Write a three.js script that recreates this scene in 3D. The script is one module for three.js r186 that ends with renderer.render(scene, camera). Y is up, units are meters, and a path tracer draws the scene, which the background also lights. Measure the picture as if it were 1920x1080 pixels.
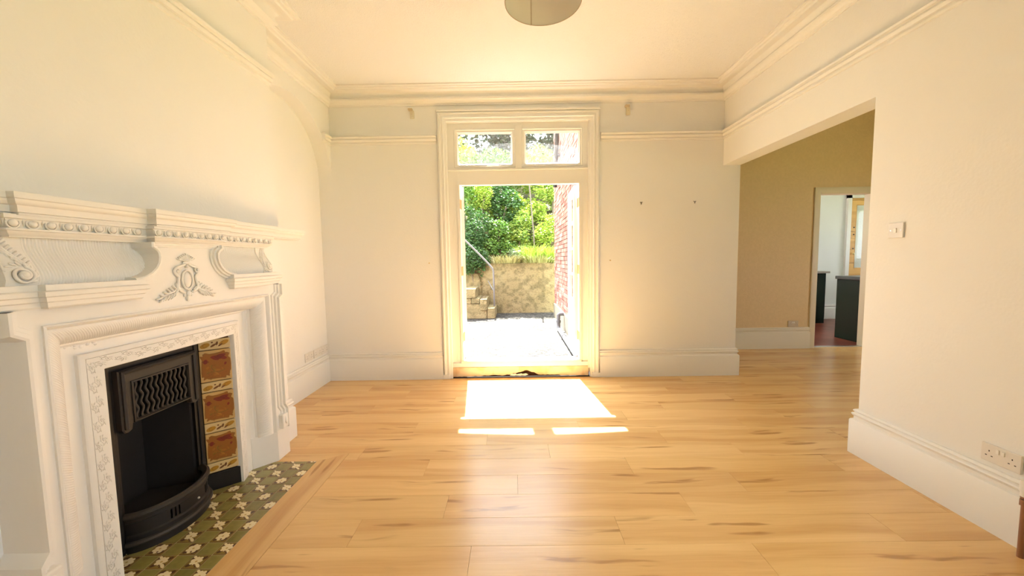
import * as THREE from 'three';
import { mergeGeometries, toCreasedNormals } from 'three/addons/utils/BufferGeometryUtils.js';
import { RoundedBoxGeometry } from 'three/addons/geometries/RoundedBoxGeometry.js';

/* ------------------------------------------------------------------ camera, sky, sun, exposure */
const scene = new THREE.Scene();
const renderer = new THREE.WebGLRenderer({ antialias: true });
renderer.toneMapping = THREE.LinearToneMapping;
renderer.toneMappingExposure = 1.15;
renderer.shadowMap.enabled = true;

const camera = new THREE.PerspectiveCamera(2 * Math.atan(540 / 714.83) * 180 / Math.PI, 1920 / 1080, 0.05, 200);
camera.position.set(-0.0386, 1.3141, 4.1547);
{
  const yaw = 0.0055, pitch = -0.0758, roll = -0.0153;
  const cy = Math.cos(yaw), sy = Math.sin(yaw), cp = Math.cos(pitch), sp = Math.sin(pitch), cr = Math.cos(roll), sr = Math.sin(roll);
  const r0 = [cy, 0, -sy], r2a = [sy, 0, cy];
  const up = [sp * r2a[0], cp, sp * r2a[2]], back = [cp * r2a[0], -sp, cp * r2a[2]];
  const right = [0, 1, 2].map(i => cr * r0[i] + sr * up[i]), top = [0, 1, 2].map(i => -sr * r0[i] + cr * up[i]);
  const m = new THREE.Matrix4().makeBasis(new THREE.Vector3(...right), new THREE.Vector3(...top), new THREE.Vector3(...back));
  camera.quaternion.setFromRotationMatrix(m);
}
scene.background = new THREE.Color().setRGB(6.5, 6.9, 7.4);      // even bright summer sky
const sun = new THREE.DirectionalLight(new THREE.Color().setRGB(1, 0.955, 0.90), 50);
sun.position.set(-1.2, 1.77 * 12, -12); sun.target.position.set(0, 0, 0);
sun.castShadow = true; sun.shadow.mapSize.set(2048, 2048);
Object.assign(sun.shadow.camera, { left: -14, right: 14, top: 14, bottom: -14, near: 1, far: 60 });
scene.add(sun, sun.target);

/* ------------------------------------------------------------------ helpers */
function rng(seed) { let s = seed >>> 0; return () => { s = (s + 0x6D2B79F5) >>> 0; let t = s; t = Math.imul(t ^ (t >>> 15), t | 1); t ^= t + Math.imul(t ^ (t >>> 7), t | 61); return ((t ^ (t >>> 14)) >>> 0) / 4294967296; }; }
const lin = (r, g, b) => new THREE.Color().setRGB(r, g, b);
const lerp = (a, b, t) => a + (b - a) * t, clamp = (x, a = 0, b = 1) => Math.min(b, Math.max(a, x));
const smooth = (a, b, x) => { const t = clamp((x - a) / (b - a)); return t * t * (3 - 2 * t); };
const used = {};
const numbered = n => { const k = used[n] = (used[n] ?? -1) + 1; return k ? n + '_' + String(k).padStart(3, '0') : n; };
function shade(o) { o.traverse(c => { if (c.isMesh) { c.castShadow = true; c.receiveShadow = true; } }); return o; }
const flat = g => { const n = g.index ? g.toNonIndexed() : g; for (const k of Object.keys(n.attributes)) if (!['position', 'normal', 'uv', 'color'].includes(k)) n.deleteAttribute(k); return n; };
function join(gs) { gs = [gs].flat(); return gs.length === 1 ? gs[0] : mergeGeometries(gs.map(flat)); }
function obj(name, gs, mat, parent = scene) {
  const m = new THREE.Mesh(join(gs), mat); m.name = parent === scene ? numbered(name) : name; m.castShadow = m.receiveShadow = true; parent.add(m); return m;
}
function group(name, parent = scene) { const g = new THREE.Group(); g.name = parent === scene ? numbered(name) : name; parent.add(g); return g; }
function tag(o, label, category, grp, kind) { o.userData.label = label; o.userData.category = category; if (grp) o.userData.group = grp; if (kind) o.userData.kind = kind; return o; }
function struct(o, label) { o.userData.kind = 'structure'; if (label) { o.userData.label = label; } return o; }

function metric(g) {                                   // uv in metres by dominant normal
  g = flat(g); const p = g.attributes.position, n = g.attributes.normal, uv = new Float32Array(p.count * 2);
  for (let i = 0; i < p.count; i++) {
    const ax = Math.abs(n.getX(i)), ay = Math.abs(n.getY(i)), az = Math.abs(n.getZ(i));
    if (ay >= ax && ay >= az) { uv[2 * i] = p.getX(i); uv[2 * i + 1] = p.getZ(i); }
    else if (ax >= az) { uv[2 * i] = p.getZ(i); uv[2 * i + 1] = p.getY(i); }
    else { uv[2 * i] = p.getX(i); uv[2 * i + 1] = p.getY(i); }
  }
  g.setAttribute('uv', new THREE.BufferAttribute(uv, 2)); return g;
}
const box = (x0, x1, y0, y1, z0, z1) => metric(new THREE.BoxGeometry(Math.abs(x1 - x0), Math.abs(y1 - y0), Math.abs(z1 - z0)).translate((x0 + x1) / 2, (y0 + y1) / 2, (z0 + z1) / 2));
const rbox = (x0, x1, y0, y1, z0, z1, r = 0.003, seg = 1) => metric(new RoundedBoxGeometry(Math.abs(x1 - x0), Math.abs(y1 - y0), Math.abs(z1 - z0), seg, r).translate((x0 + x1) / 2, (y0 + y1) / 2, (z0 + z1) / 2));
const PLAN = (a, b, c) => [a, c, b], FACE = (a, b, c) => [a, b, c];
function sweep(path, prof, map, { cap = true, crease = 0.55, closed = false } = {}) {
  const P = path, N = P.length, dirs = [];
  const nSeg = closed ? N : N - 1;
  for (let i = 0; i < nSeg; i++) { const q = P[(i + 1) % N]; const dx = q[0] - P[i][0], dy = q[1] - P[i][1], l = Math.hypot(dx, dy); dirs.push([dy / l, -dx / l, l]); }
  const mit = P.map((_, i) => {
    const a = dirs[closed ? (i + nSeg - 1) % nSeg : Math.max(0, i - 1)], b = dirs[closed ? i : Math.min(nSeg - 1, i)];
    const k = 1 + a[0] * b[0] + a[1] * b[1]; return [(a[0] + b[0]) / k, (a[1] + b[1]) / k];
  });
  const pos = [], uv = []; let L = 0;
  const at = (i, j) => map(P[i % N][0] + mit[i % N][0] * prof[j][0], P[i % N][1] + mit[i % N][1] * prof[j][0], prof[j][1]);
  for (let i = 0; i < nSeg; i++) {
    let v = 0; const L2 = L + dirs[i][2];
    for (let j = 0; j < prof.length - 1; j++) {
      const v2 = v + Math.hypot(prof[j + 1][0] - prof[j][0], prof[j + 1][1] - prof[j][1]);
      const A = at(i, j), B = at(i + 1, j), C = at(i + 1, j + 1), D = at(i, j + 1);
      pos.push(...A, ...B, ...C, ...A, ...C, ...D); uv.push(L, v, L2, v, L2, v2, L, v, L2, v2, L, v2); v = v2;
    }
    L = L2;
  }
  if (cap && !closed) {
    const tri = THREE.ShapeUtils.triangulateShape(prof.map(p => new THREE.Vector2(p[0], p[1])), []);
    for (const i of [0, N - 1]) for (const t of tri) for (const j of t) { pos.push(...at(i, j)); uv.push(prof[j][0], prof[j][1]); }
  }
  const g = new THREE.BufferGeometry(); g.setAttribute('position', new THREE.Float32BufferAttribute(pos, 3)); g.setAttribute('uv', new THREE.Float32BufferAttribute(uv, 2));
  g.computeVertexNormals(); return toCreasedNormals(g, crease);
}
// an outline in (a, b) with thickness from c0 to c1, holes allowed
function slab(outline, c0, c1, map, holes = [], bevel = 0) {
  const sh = new THREE.Shape(outline.map(p => new THREE.Vector2(p[0], p[1])));
  for (const h of holes) sh.holes.push(new THREE.Path(h.map(p => new THREE.Vector2(p[0], p[1]))));
  const g0 = flat(new THREE.ExtrudeGeometry(sh, { depth: c1 - c0 - 2 * bevel, bevelEnabled: bevel > 0, bevelSize: bevel, bevelThickness: bevel, bevelOffset: -bevel, bevelSegments: 1, curveSegments: 6 }));
  const p = g0.attributes.position;
  for (let i = 0; i < p.count; i++) { const q = map(p.getX(i), p.getY(i), p.getZ(i) + c0 + bevel); p.setXYZ(i, ...q); }
  g0.deleteAttribute('normal'); g0.computeVertexNormals(); return metric(g0);
}
// parametric grid surface
function gridSurf(nu, nv, fn, crease = 0) {
  const pos = [], uv = [], idx = [];
  for (let j = 0; j <= nv; j++) for (let i = 0; i <= nu; i++) { pos.push(...fn(i / nu, j / nv)); uv.push(i / nu, j / nv); }
  for (let j = 0; j < nv; j++) for (let i = 0; i < nu; i++) { const a = j * (nu + 1) + i, b = a + 1, c = a + nu + 1, d = c + 1; idx.push(a, b, d, a, d, c); }
  const g = new THREE.BufferGeometry(); g.setAttribute('position', new THREE.Float32BufferAttribute(pos, 3)); g.setAttribute('uv', new THREE.Float32BufferAttribute(uv, 2)); g.setIndex(idx); g.computeVertexNormals();
  return crease ? toCreasedNormals(g, crease) : flat(g);
}
const tube = (pts, r, seg = 24, rad = 8, closed = false) => flat(new THREE.TubeGeometry(new THREE.CatmullRomCurve3(pts.map(p => new THREE.Vector3(...p)), closed, 'centripetal'), seg, r, rad, closed));
function rod(a, b, r, rad = 10) {
  const A = new THREE.Vector3(...a), B = new THREE.Vector3(...b), d = B.clone().sub(A), g = new THREE.CylinderGeometry(r, r, d.length(), rad);
  g.applyQuaternion(new THREE.Quaternion().setFromUnitVectors(new THREE.Vector3(0, 1, 0), d.normalize())); g.translate((A.x + B.x) / 2, (A.y + B.y) / 2, (A.z + B.z) / 2); return flat(g);
}
function ball(c, r, w = 10, h = 8, rot) { const g = new THREE.SphereGeometry(1, w, h); g.scale(r[0], r[1], r[2]); if (rot) g.applyMatrix4(new THREE.Matrix4().makeRotationFromEuler(new THREE.Euler(...rot))); g.translate(...c); return flat(g); }

/* ------------------------------------------------------------------ procedural textures */
function hash2(x, y, s) { let h = Math.imul(x, 374761393) + Math.imul(y, 668265263) + Math.imul(s, 2246822519); h = Math.imul(h ^ (h >>> 13), 1274126177); return ((h ^ (h >>> 16)) >>> 0) / 4294967296; }
function vn(x, y, s, px = 0, py = 0) {
  const xi = Math.floor(x), yi = Math.floor(y), fx = x - xi, fy = y - yi, u = fx * fx * (3 - 2 * fx), v = fy * fy * (3 - 2 * fy);
  const w = (k, p) => p ? ((k % p) + p) % p : k;
  const a = hash2(w(xi, px), w(yi, py), s), b = hash2(w(xi + 1, px), w(yi, py), s), c = hash2(w(xi, px), w(yi + 1, py), s), d = hash2(w(xi + 1, px), w(yi + 1, py), s);
  return lerp(lerp(a, b, u), lerp(c, d, u), v);
}
function fbm(x, y, s, o, px = 0, py = 0) { let r = 0, a = 0.5, n = 0; for (let i = 0; i < o; i++) { r += a * vn(x, y, s + i * 17, px, py); n += a; x *= 2; y *= 2; px *= 2; py *= 2; a *= 0.5; } return r / n; }
function tex(w, h, fn, srgb, wrap = THREE.RepeatWrapping) {
  const d = new Uint8Array(w * h * 4);
  for (let y = 0; y < h; y++) for (let x = 0; x < w; x++) { const c = fn(x / w, y / h, x, y), i = (y * w + x) * 4; if (typeof c === 'number') { d[i] = d[i + 1] = d[i + 2] = clamp(c) * 255; } else { d[i] = clamp(c[0]) * 255; d[i + 1] = clamp(c[1]) * 255; d[i + 2] = clamp(c[2]) * 255; } d[i + 3] = 255; }
  const t = new THREE.DataTexture(d, w, h, THREE.RGBAFormat); t.magFilter = THREE.LinearFilter; t.minFilter = THREE.LinearMipmapLinearFilter; t.generateMipmaps = true; t.wrapS = t.wrapT = wrap;
  if (srgb) t.colorSpace = THREE.SRGBColorSpace; t.needsUpdate = true; return t;
}
const rep = (t, u, v) => { const c = t.clone(); c.repeat.set(u, v); c.needsUpdate = true; return c; };
const mix3 = (a, b, t) => [lerp(a[0], b[0], t), lerp(a[1], b[1], t), lerp(a[2], b[2], t)];
const sc = (c, k) => [c[0] * k, c[1] * k, c[2] * k];

// oak laminate: 2.56 m along the grain x 1.28 m across
function oak(seed, light, dark, streak) {
  return tex(2048, 1024, (u, v) => {
    const warp = fbm(u * 5, v * 5, seed, 3, 5, 5) - 0.5;
    const vv = v + warp * 0.07;
    const bands = fbm(u * 2, vv * 18, seed + 3, 4, 2, 18), fine = fbm(u * 16, v * 240, seed + 9, 2, 16, 240), mid = fbm(u * 4, vv * 52, seed + 21, 3, 4, 52), broad = fbm(u * 4, v * 4, seed + 33, 2, 4, 4);
    let c = mix3(light, dark, clamp(0.55 * smooth(0.25, 0.75, bands) + 0.30 * mid + 0.24 * fine + 0.12 * broad - 0.08));
    const st = smooth(0.62, 0.80, fbm(u * 7, vv * 34, seed + 40, 4, 7, 34)) * smooth(0.45, 0.6, fbm(u * 5, v * 9, seed + 55, 2, 5, 9)); c = mix3(c, streak, st * 0.55);
    return c;
  }, true);
}
const oakMap = oak(11, [0.95, 0.80, 0.55], [0.85, 0.665, 0.42], [0.60, 0.42, 0.23]);
oakMap.repeat.set(1 / 2.56, 1 / 1.28);
const oakBump = tex(1024, 512, (u, v) => 0.6 * fbm(u * 20, v * 200, 5, 3, 20, 200) + 0.4 * fbm(u * 5, v * 40, 8, 2, 5, 40)); oakBump.repeat.set(1 / 2.56, 1 / 1.28);
const plaster = tex(512, 512, (u, v) => 0.55 * fbm(u * 9, v * 9, 31, 4, 9, 9) + 0.45 * fbm(u * 90, v * 90, 33, 2, 90, 90));
const woodchip = tex(512, 512, (u, v) => { const n = vn(u * 120, v * 120, 77, 120, 120), m = fbm(u * 40, v * 40, 78, 3, 40, 40); return clamp(0.35 * m + 0.65 * smooth(0.6, 0.9, n)); });
const mottle = (seed, a, b, f, oct = 4) => tex(512, 512, (u, v) => mix3(a, b, smooth(0.25, 0.75, fbm(u * f, v * f, seed, oct, f, f))), true);

/* ------------------------------------------------------------------ materials */
const std = (c, rough = 0.6, extra = {}) => new THREE.MeshStandardMaterial({ color: c, roughness: rough, metalness: 0, ...extra });
const M = {
  wall: std(lin(0.872, 0.869, 0.842), 0.72, { bumpMap: plaster, bumpScale: 0.0012 }),
  ceiling: std(lin(0.86, 0.86, 0.845), 0.85, { bumpMap: rep(woodchip, 2, 2), bumpScale: 0.002 }),
  trim: std(lin(0.875, 0.864, 0.825), 0.42),
  mantel: std(lin(0.875, 0.858, 0.805), 0.38),
  white: std(lin(0.86, 0.84, 0.80), 0.35),
  tan: std(lin(1, 1, 1), 0.85, { map: mottle(51, [0.885, 0.785, 0.615], [0.90, 0.80, 0.63], 48, 4), bumpMap: plaster, bumpScale: 0.002 }),
  kitchenWall: std(lin(0.86, 0.88, 0.85), 0.7),
  iron: std(lin(0.016, 0.015, 0.0145), 0.5, { metalness: 0.35 }),
  ironWorn: std(lin(0.042, 0.037, 0.031), 0.6, { metalness: 0.2 }),
  soot: std(lin(0.011, 0.010, 0.010), 0.95),
  brass: std(lin(0.72, 0.55, 0.26), 0.35, { metalness: 0.9 }),
  steel: std(lin(0.7, 0.7, 0.7), 0.35, { metalness: 1 }),
  dark: std(lin(0.02, 0.018, 0.016), 0.7),
  plate: std(lin(0.80, 0.77, 0.72), 0.35),
  copper: std(lin(0.33, 0.17, 0.10), 0.45, { metalness: 0.5 }),
  glass: new THREE.MeshPhysicalMaterial({ color: 0xffffff, roughness: 0, transmission: 1, thickness: 0, ior: 1.5 }),
};
const floorMats = [0, 1, 2, 3].map(i => new THREE.MeshPhysicalMaterial({ color: lin(...[[1, 1, 1], [0.95, 0.94, 0.92], [1, 0.98, 0.95], [0.97, 0.95, 0.9]][i]), roughness: 0.27, ior: 1.65, map: oakMap, bumpMap: oakBump, bumpScale: 0.0005 }));

/* ------------------------------------------------------------------ key dimensions */
const XL = -2.116, XA = -1.975, XB = -1.736, XR = 2.207, XN = 2.39, ZB0 = 1.385, ZB1 = 3.235, ZJ = 1.714, YT = 2.276, YC = 3.10, ZREAR = 5.2, ZN = 2.75, FZ = 2.31;
const HEARTH = { x0: -1.83, x1: -1.36, z0: 1.735, z1: 2.885 }, STRIP = { x1: -1.19, z0: 1.63, z1: 2.99 };

/* ------------------------------------------------------------------ floor of planks */
{
  const floor = struct(obj('floor', [box(XL - 0.3, XN, -0.14, -0.014, 0, ZREAR + 0.3), box(XN, 6.3, -0.14, -0.014, 0, ZN + 0.2), box(XR, 6.3, -0.14, -0.014, -1.17, 0), box(-0.86, 0.9, -0.14, -0.014, -0.12, 0)], std(lin(0.05, 0.04, 0.03), 0.9)), 'honey oak laminate floor of long planks running across the room');
  const R = rng(5), W = 0.192, LEN = 1.285;
  function plank(x0, x1, z0, z1) {
    if (x1 - x0 < 0.02 || z1 - z0 < 0.01) return;
    const g = new RoundedBoxGeometry(x1 - x0 - 0.0008, 0.013, z1 - z0 - 0.0008, 1, 0.0007), f = flat(g), p = f.attributes.position, uv = new Float32Array(p.count * 2), ou = R() * 2.5, ov = R() * 1.28;
    for (let i = 0; i < p.count; i++) { uv[2 * i] = p.getX(i) + ou; uv[2 * i + 1] = p.getZ(i) + ov; }
    f.setAttribute('uv', new THREE.BufferAttribute(uv, 2));
    const m = obj('floor_plank', f, floorMats[Math.floor(R() * 4)], floor); m.position.set((x0 + x1) / 2, -0.0066, (z0 + z1) / 2);
  }
  const place = (x0, x1, z0, z1) => {                                   // leave out the hearth and what walls stand on
    const hz0 = STRIP.z0, hz1 = STRIP.z1, hx = STRIP.x1;
    if (x0 < hx && z1 > hz0 && z0 < hz1) {
      if (z0 < hz0) plank(x0, x1, z0, hz0);
      if (z1 > hz1) plank(x0, x1, hz1, z1);
      if (x1 > hx) plank(Math.max(x0, hx), x1, Math.max(z0, hz0), Math.min(z1, hz1));
    } else plank(x0, x1, z0, z1);
  };
  let r = 0;
  for (let z = 0; z < ZREAR; z += W, r++) {
    const off = [0, 0.55, 0.21, 0.83, 0.38, 0.68][r % 6] * LEN;
    const xe = z < ZN ? 6.2 : XR; for (let x = XL - off; x < xe; x += LEN) place(Math.max(x, XL), Math.min(x + LEN, xe), z, Math.min(z + W, ZREAR));
  }
  r = 3;
  for (let z = -W; z > -1.17 - W; z -= W, r++) { const off = [0, 0.55, 0.21, 0.83, 0.38, 0.68][r % 6] * LEN; for (let x = XR - off; x < 6.2; x += LEN) plank(Math.max(x, XR), Math.min(x + LEN, 6.2), Math.max(z, -1.2), z + W); }
  // mitred border boards round the hearth
  const bm = floorMats[1];
  const bord = (pts, turn) => { const g = slab(pts, -0.013, 0.0, PLAN), p = g.attributes.position, uv = g.attributes.uv; if (turn) for (let i = 0; i < p.count; i++) uv.setXY(i, p.getZ(i) + 0.37, p.getX(i) + 0.9); obj('border_board', g, bm, floor); };
  bord([[HEARTH.x1, HEARTH.z0], [STRIP.x1 - 0.001, STRIP.z0 + 0.001], [STRIP.x1 - 0.001, STRIP.z1 - 0.001], [HEARTH.x1, HEARTH.z1]], true);
  bord([[XB + 0.1, STRIP.z0 + 0.001], [STRIP.x1 - 0.002, STRIP.z0 + 0.001], [HEARTH.x1, HEARTH.z0 - 0.001], [XB + 0.1, HEARTH.z0 - 0.001]], false);
  bord([[XB + 0.1, HEARTH.z1 + 0.001], [HEARTH.x1, HEARTH.z1 + 0.001], [STRIP.x1 - 0.002, STRIP.z1 - 0.001], [XB + 0.1, STRIP.z1 - 0.001]], false);
}

/* ------------------------------------------------------------------ walls and ceiling */
const DX0 = -0.765, DX1 = 0.80, DY1 = 2.80;           // hole for the garden door
{
  struct(obj('ceiling', [box(XL - 0.3, XN, YC, YC + 0.3, -0.25, ZREAR + 0.3), box(0.9, XN, YC, YC + 0.3, -1.4, -0.25)], M.ceiling));
  struct(obj('ceiling_next_room', box(XN, 6.3, 3.65, 3.9, -1.4, ZN + 0.2), M.ceiling));
  const rect = (a0, a1, b0, b1) => [[a0, b0], [a1, b0], [a1, b1], [a0, b1]];
  struct(obj('wall_back', slab([[XL - 0.3, -0.1], [DX0, -0.1], [DX0, DY1], [DX1, DY1], [DX1, -0.1], [XN, -0.1], [XN, YC], [XL - 0.3, YC]], -0.12, 0, FACE), M.wall), 'cream painted back wall around the garden door');
  // chimney breast, alcoves and arches on the left
  const L = struct(group('wall_left'), 'cream chimney breast with an arched alcove beside it');
  obj('alcove_wall', box(XL - 0.3, XL, -0.1, YC, 0, ZREAR), M.wall, L);
  const arch = (z0, z1) => {
    const o = [[z0, YC], [z0, 2.2]], c = (z0 + z1) / 2, a = (z1 - z0) / 2;
    for (let k = 0; k <= 40; k++) { const t = Math.PI - Math.PI * k / 40; o.push([c + a * Math.cos(t), 2.2 + 0.6 * Math.sin(t)]); }
    o.push([z1, YC]); return slab(o, XL, XA, (a1, b, c1) => [c1, b, a1]);
  };
  obj('arch', arch(0, ZB0), M.wall, L);
  obj('arch', arch(ZB1, ZREAR), M.wall, L);
  const hz0 = FZ - 0.40, hz1 = FZ + 0.40, hy = 0.95;
  obj('chimney_breast', [box(XL, XB, -0.1, YC, ZB0, hz0), box(XL, XB, -0.1, YC, hz1, ZB1), box(XL, XB, hy, YC, hz0, hz1), box(XL - 0.1, XL + 0.005, -0.1, hy, hz0, hz1)], M.wall, L);
  // right wall with its wide opening
  struct(obj('wall_right', slab([[0, YT], [ZJ, YT], [ZJ, -0.1], [ZREAR, -0.1], [ZREAR, YC], [0, YC]], XR, XN, (a, b, c) => [c, b, a], [rect(3.0, 4.7, 0.75, 2.25)]), M.wall), 'cream right wall with a wide opening to the next room');
  struct(obj('wall_rear', box(XL - 0.3, XN, -0.1, YC, ZREAR, ZREAR + 0.3), M.wall));
  // tall window over the radiator in the right wall, behind the camera
  { const w = struct(group('window_side')), a = 3.0, b = 4.7, y0 = 0.75, y1 = 2.25, x = XR + 0.1;
    const fr = (p, q, u, v) => box(x - 0.03, x + 0.03, u, v, p, q);
    obj('frame', [fr(a, a + 0.06, y0, y1), fr(b - 0.06, b, y0, y1), fr(a, b, y0, y0 + 0.06), fr(a, b, y1 - 0.06, y1), fr(3.83, 3.88, y0, y1)], M.trim, w);
    obj('sill', rbox(XR - 0.12, XR + 0.14, y0 - 0.035, y0, a - 0.05, b + 0.05, 0.006), M.trim, w);
    obj('pane', box(x - 0.002, x + 0.002, y0 + 0.05, y1 - 0.05, a + 0.05, b - 0.05), M.glass, w); }
  // outer brick skin of the garden wall, with a segmental arch over the door
  const o = [[XL - 0.3, -0.1], [-0.72, -0.1], [-0.72, 2.80]];
  for (let k = 0; k <= 16; k++) { const t = k / 16; o.push([lerp(-0.72, 0.76, t), 2.80 + 0.09 * Math.sin(Math.PI * t)]); }
  o.push([0.76, 2.80], [0.76, -0.1], [1.2, -0.1], [1.2, YC + 0.3], [XL - 0.3, YC + 0.3]);
  M.brickRed = std(lin(1, 1, 1), 0.85, { map: mottle(61, [0.62, 0.33, 0.27], [0.80, 0.50, 0.42], 7, 5) });
  struct(obj('wall_outer', slab(o, -0.25, -0.121, FACE), M.brickRed));
  // next room and kitchen
  struct(obj('wall_next_room', [slab([[XN - 0.6, -0.1], [4.17, -0.1], [4.17, 2.15], [4.91, 2.15], [4.91, -0.1], [6.3, -0.1], [6.3, 3.65], [XN - 0.6, 3.65]], -1.29, -1.17, FACE), slab([[-1.17, -0.1], [ZN, -0.1], [ZN, 3.65], [-1.17, 3.65]], 5.9, 6.1, (a, b, c) => [c, b, a], [rect(0.5, 1.8, 0.9, 2.35)]), box(XN, 6.3, -0.1, 3.65, ZN, ZN + 0.2), box(XR, XN, YC + 0.3, 3.65, -1.17, ZN + 0.2), box(XN - 0.6, XN - 0.02, -0.1, 3.65, -1.17, -0.12)], M.tan), 'tan sponge-painted wall of the next room');
}
/* mouldings */
const SK = [[0, 0.2976], [0.012, 0.2976], [0.018, 0.292], [0.020, 0.285], [0.014, 0.280], [0.014, 0.276], [0.022, 0.272], [0.026, 0.265], [0.022, 0.256], [0.016, 0.250], [0.016, 0.235], [0.028, 0.228], [0.032, 0.220], [0.032, 0], [0, 0]];
const RAIL = [[0, 2.632], [0.028, 2.632], [0.044, 2.622], [0.040, 2.610], [0.024, 2.604], [0.032, 2.590], [0.024, 2.572], [0.010, 2.570], [0.014, 2.560], [0.012, 2.548], [0, 2.545]];
const COR = [[0, YC], [0.165, YC], [0.165, 3.088], [0.150, 3.083], [0.146, 3.072], [0.128, 3.070], [0.122, 3.058], [0.104, 3.056], [0.088, 3.062], [0.062, 3.058], [0.046, 3.040], [0.040, 3.016], [0.046, 3.008], [0.056, 3.000], [0.054, 2.986], [0.042, 2.978], [0.036, 2.972], [0.028, 2.958], [0.014, 2.952], [0.012, 2.938], [0, 2.938]];
{
  const DL = -0.835, DR = 0.895;
  struct(obj('baseboard_back', [sweep([[DL, 0], [XL, 0]], SK, PLAN), sweep([[XN, -0.12], [XN, 0], [DR, 0]], SK, PLAN)], M.trim));
  struct(obj('baseboard_left', [sweep([[XL, 0], [XL, ZB0], [XB, ZB0], [XB, FZ - 0.72]], SK, PLAN), sweep([[XB, FZ + 0.72], [XB, ZB1], [XL, ZB1], [XL, ZREAR]], SK, PLAN)], M.trim));
  struct(obj('baseboard_right', sweep([[XR, ZREAR], [XR, ZJ], [XN, ZJ]], SK, PLAN), M.trim));
  struct(obj('baseboard_next_room', sweep([[4.10, -1.17], [XN - 0.02, -1.17]], SK, PLAN), std(lin(0.80, 0.74, 0.60), 0.5)));
  struct(obj('trim_picture_rail', [sweep([[XR, ZREAR], [XR, 0], [DR + 0.005, 0]], RAIL, PLAN), sweep([[DL - 0.005, 0], [XA, 0], [XA, 0.17]], RAIL, PLAN), sweep([[XB - 0.0, ZB0], [XB, ZB1]], RAIL, PLAN)], M.trim), 'slim cream picture rail below the ceiling');
  struct(obj('trim_cornice', sweep([[XR, ZREAR], [XR, 0], [XA, 0], [XA, ZB0], [XB, ZB0], [XB, ZB1], [XA, ZB1], [XA, ZREAR]], COR, PLAN), M.trim), 'cream plaster cornice around the ceiling');
}

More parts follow.
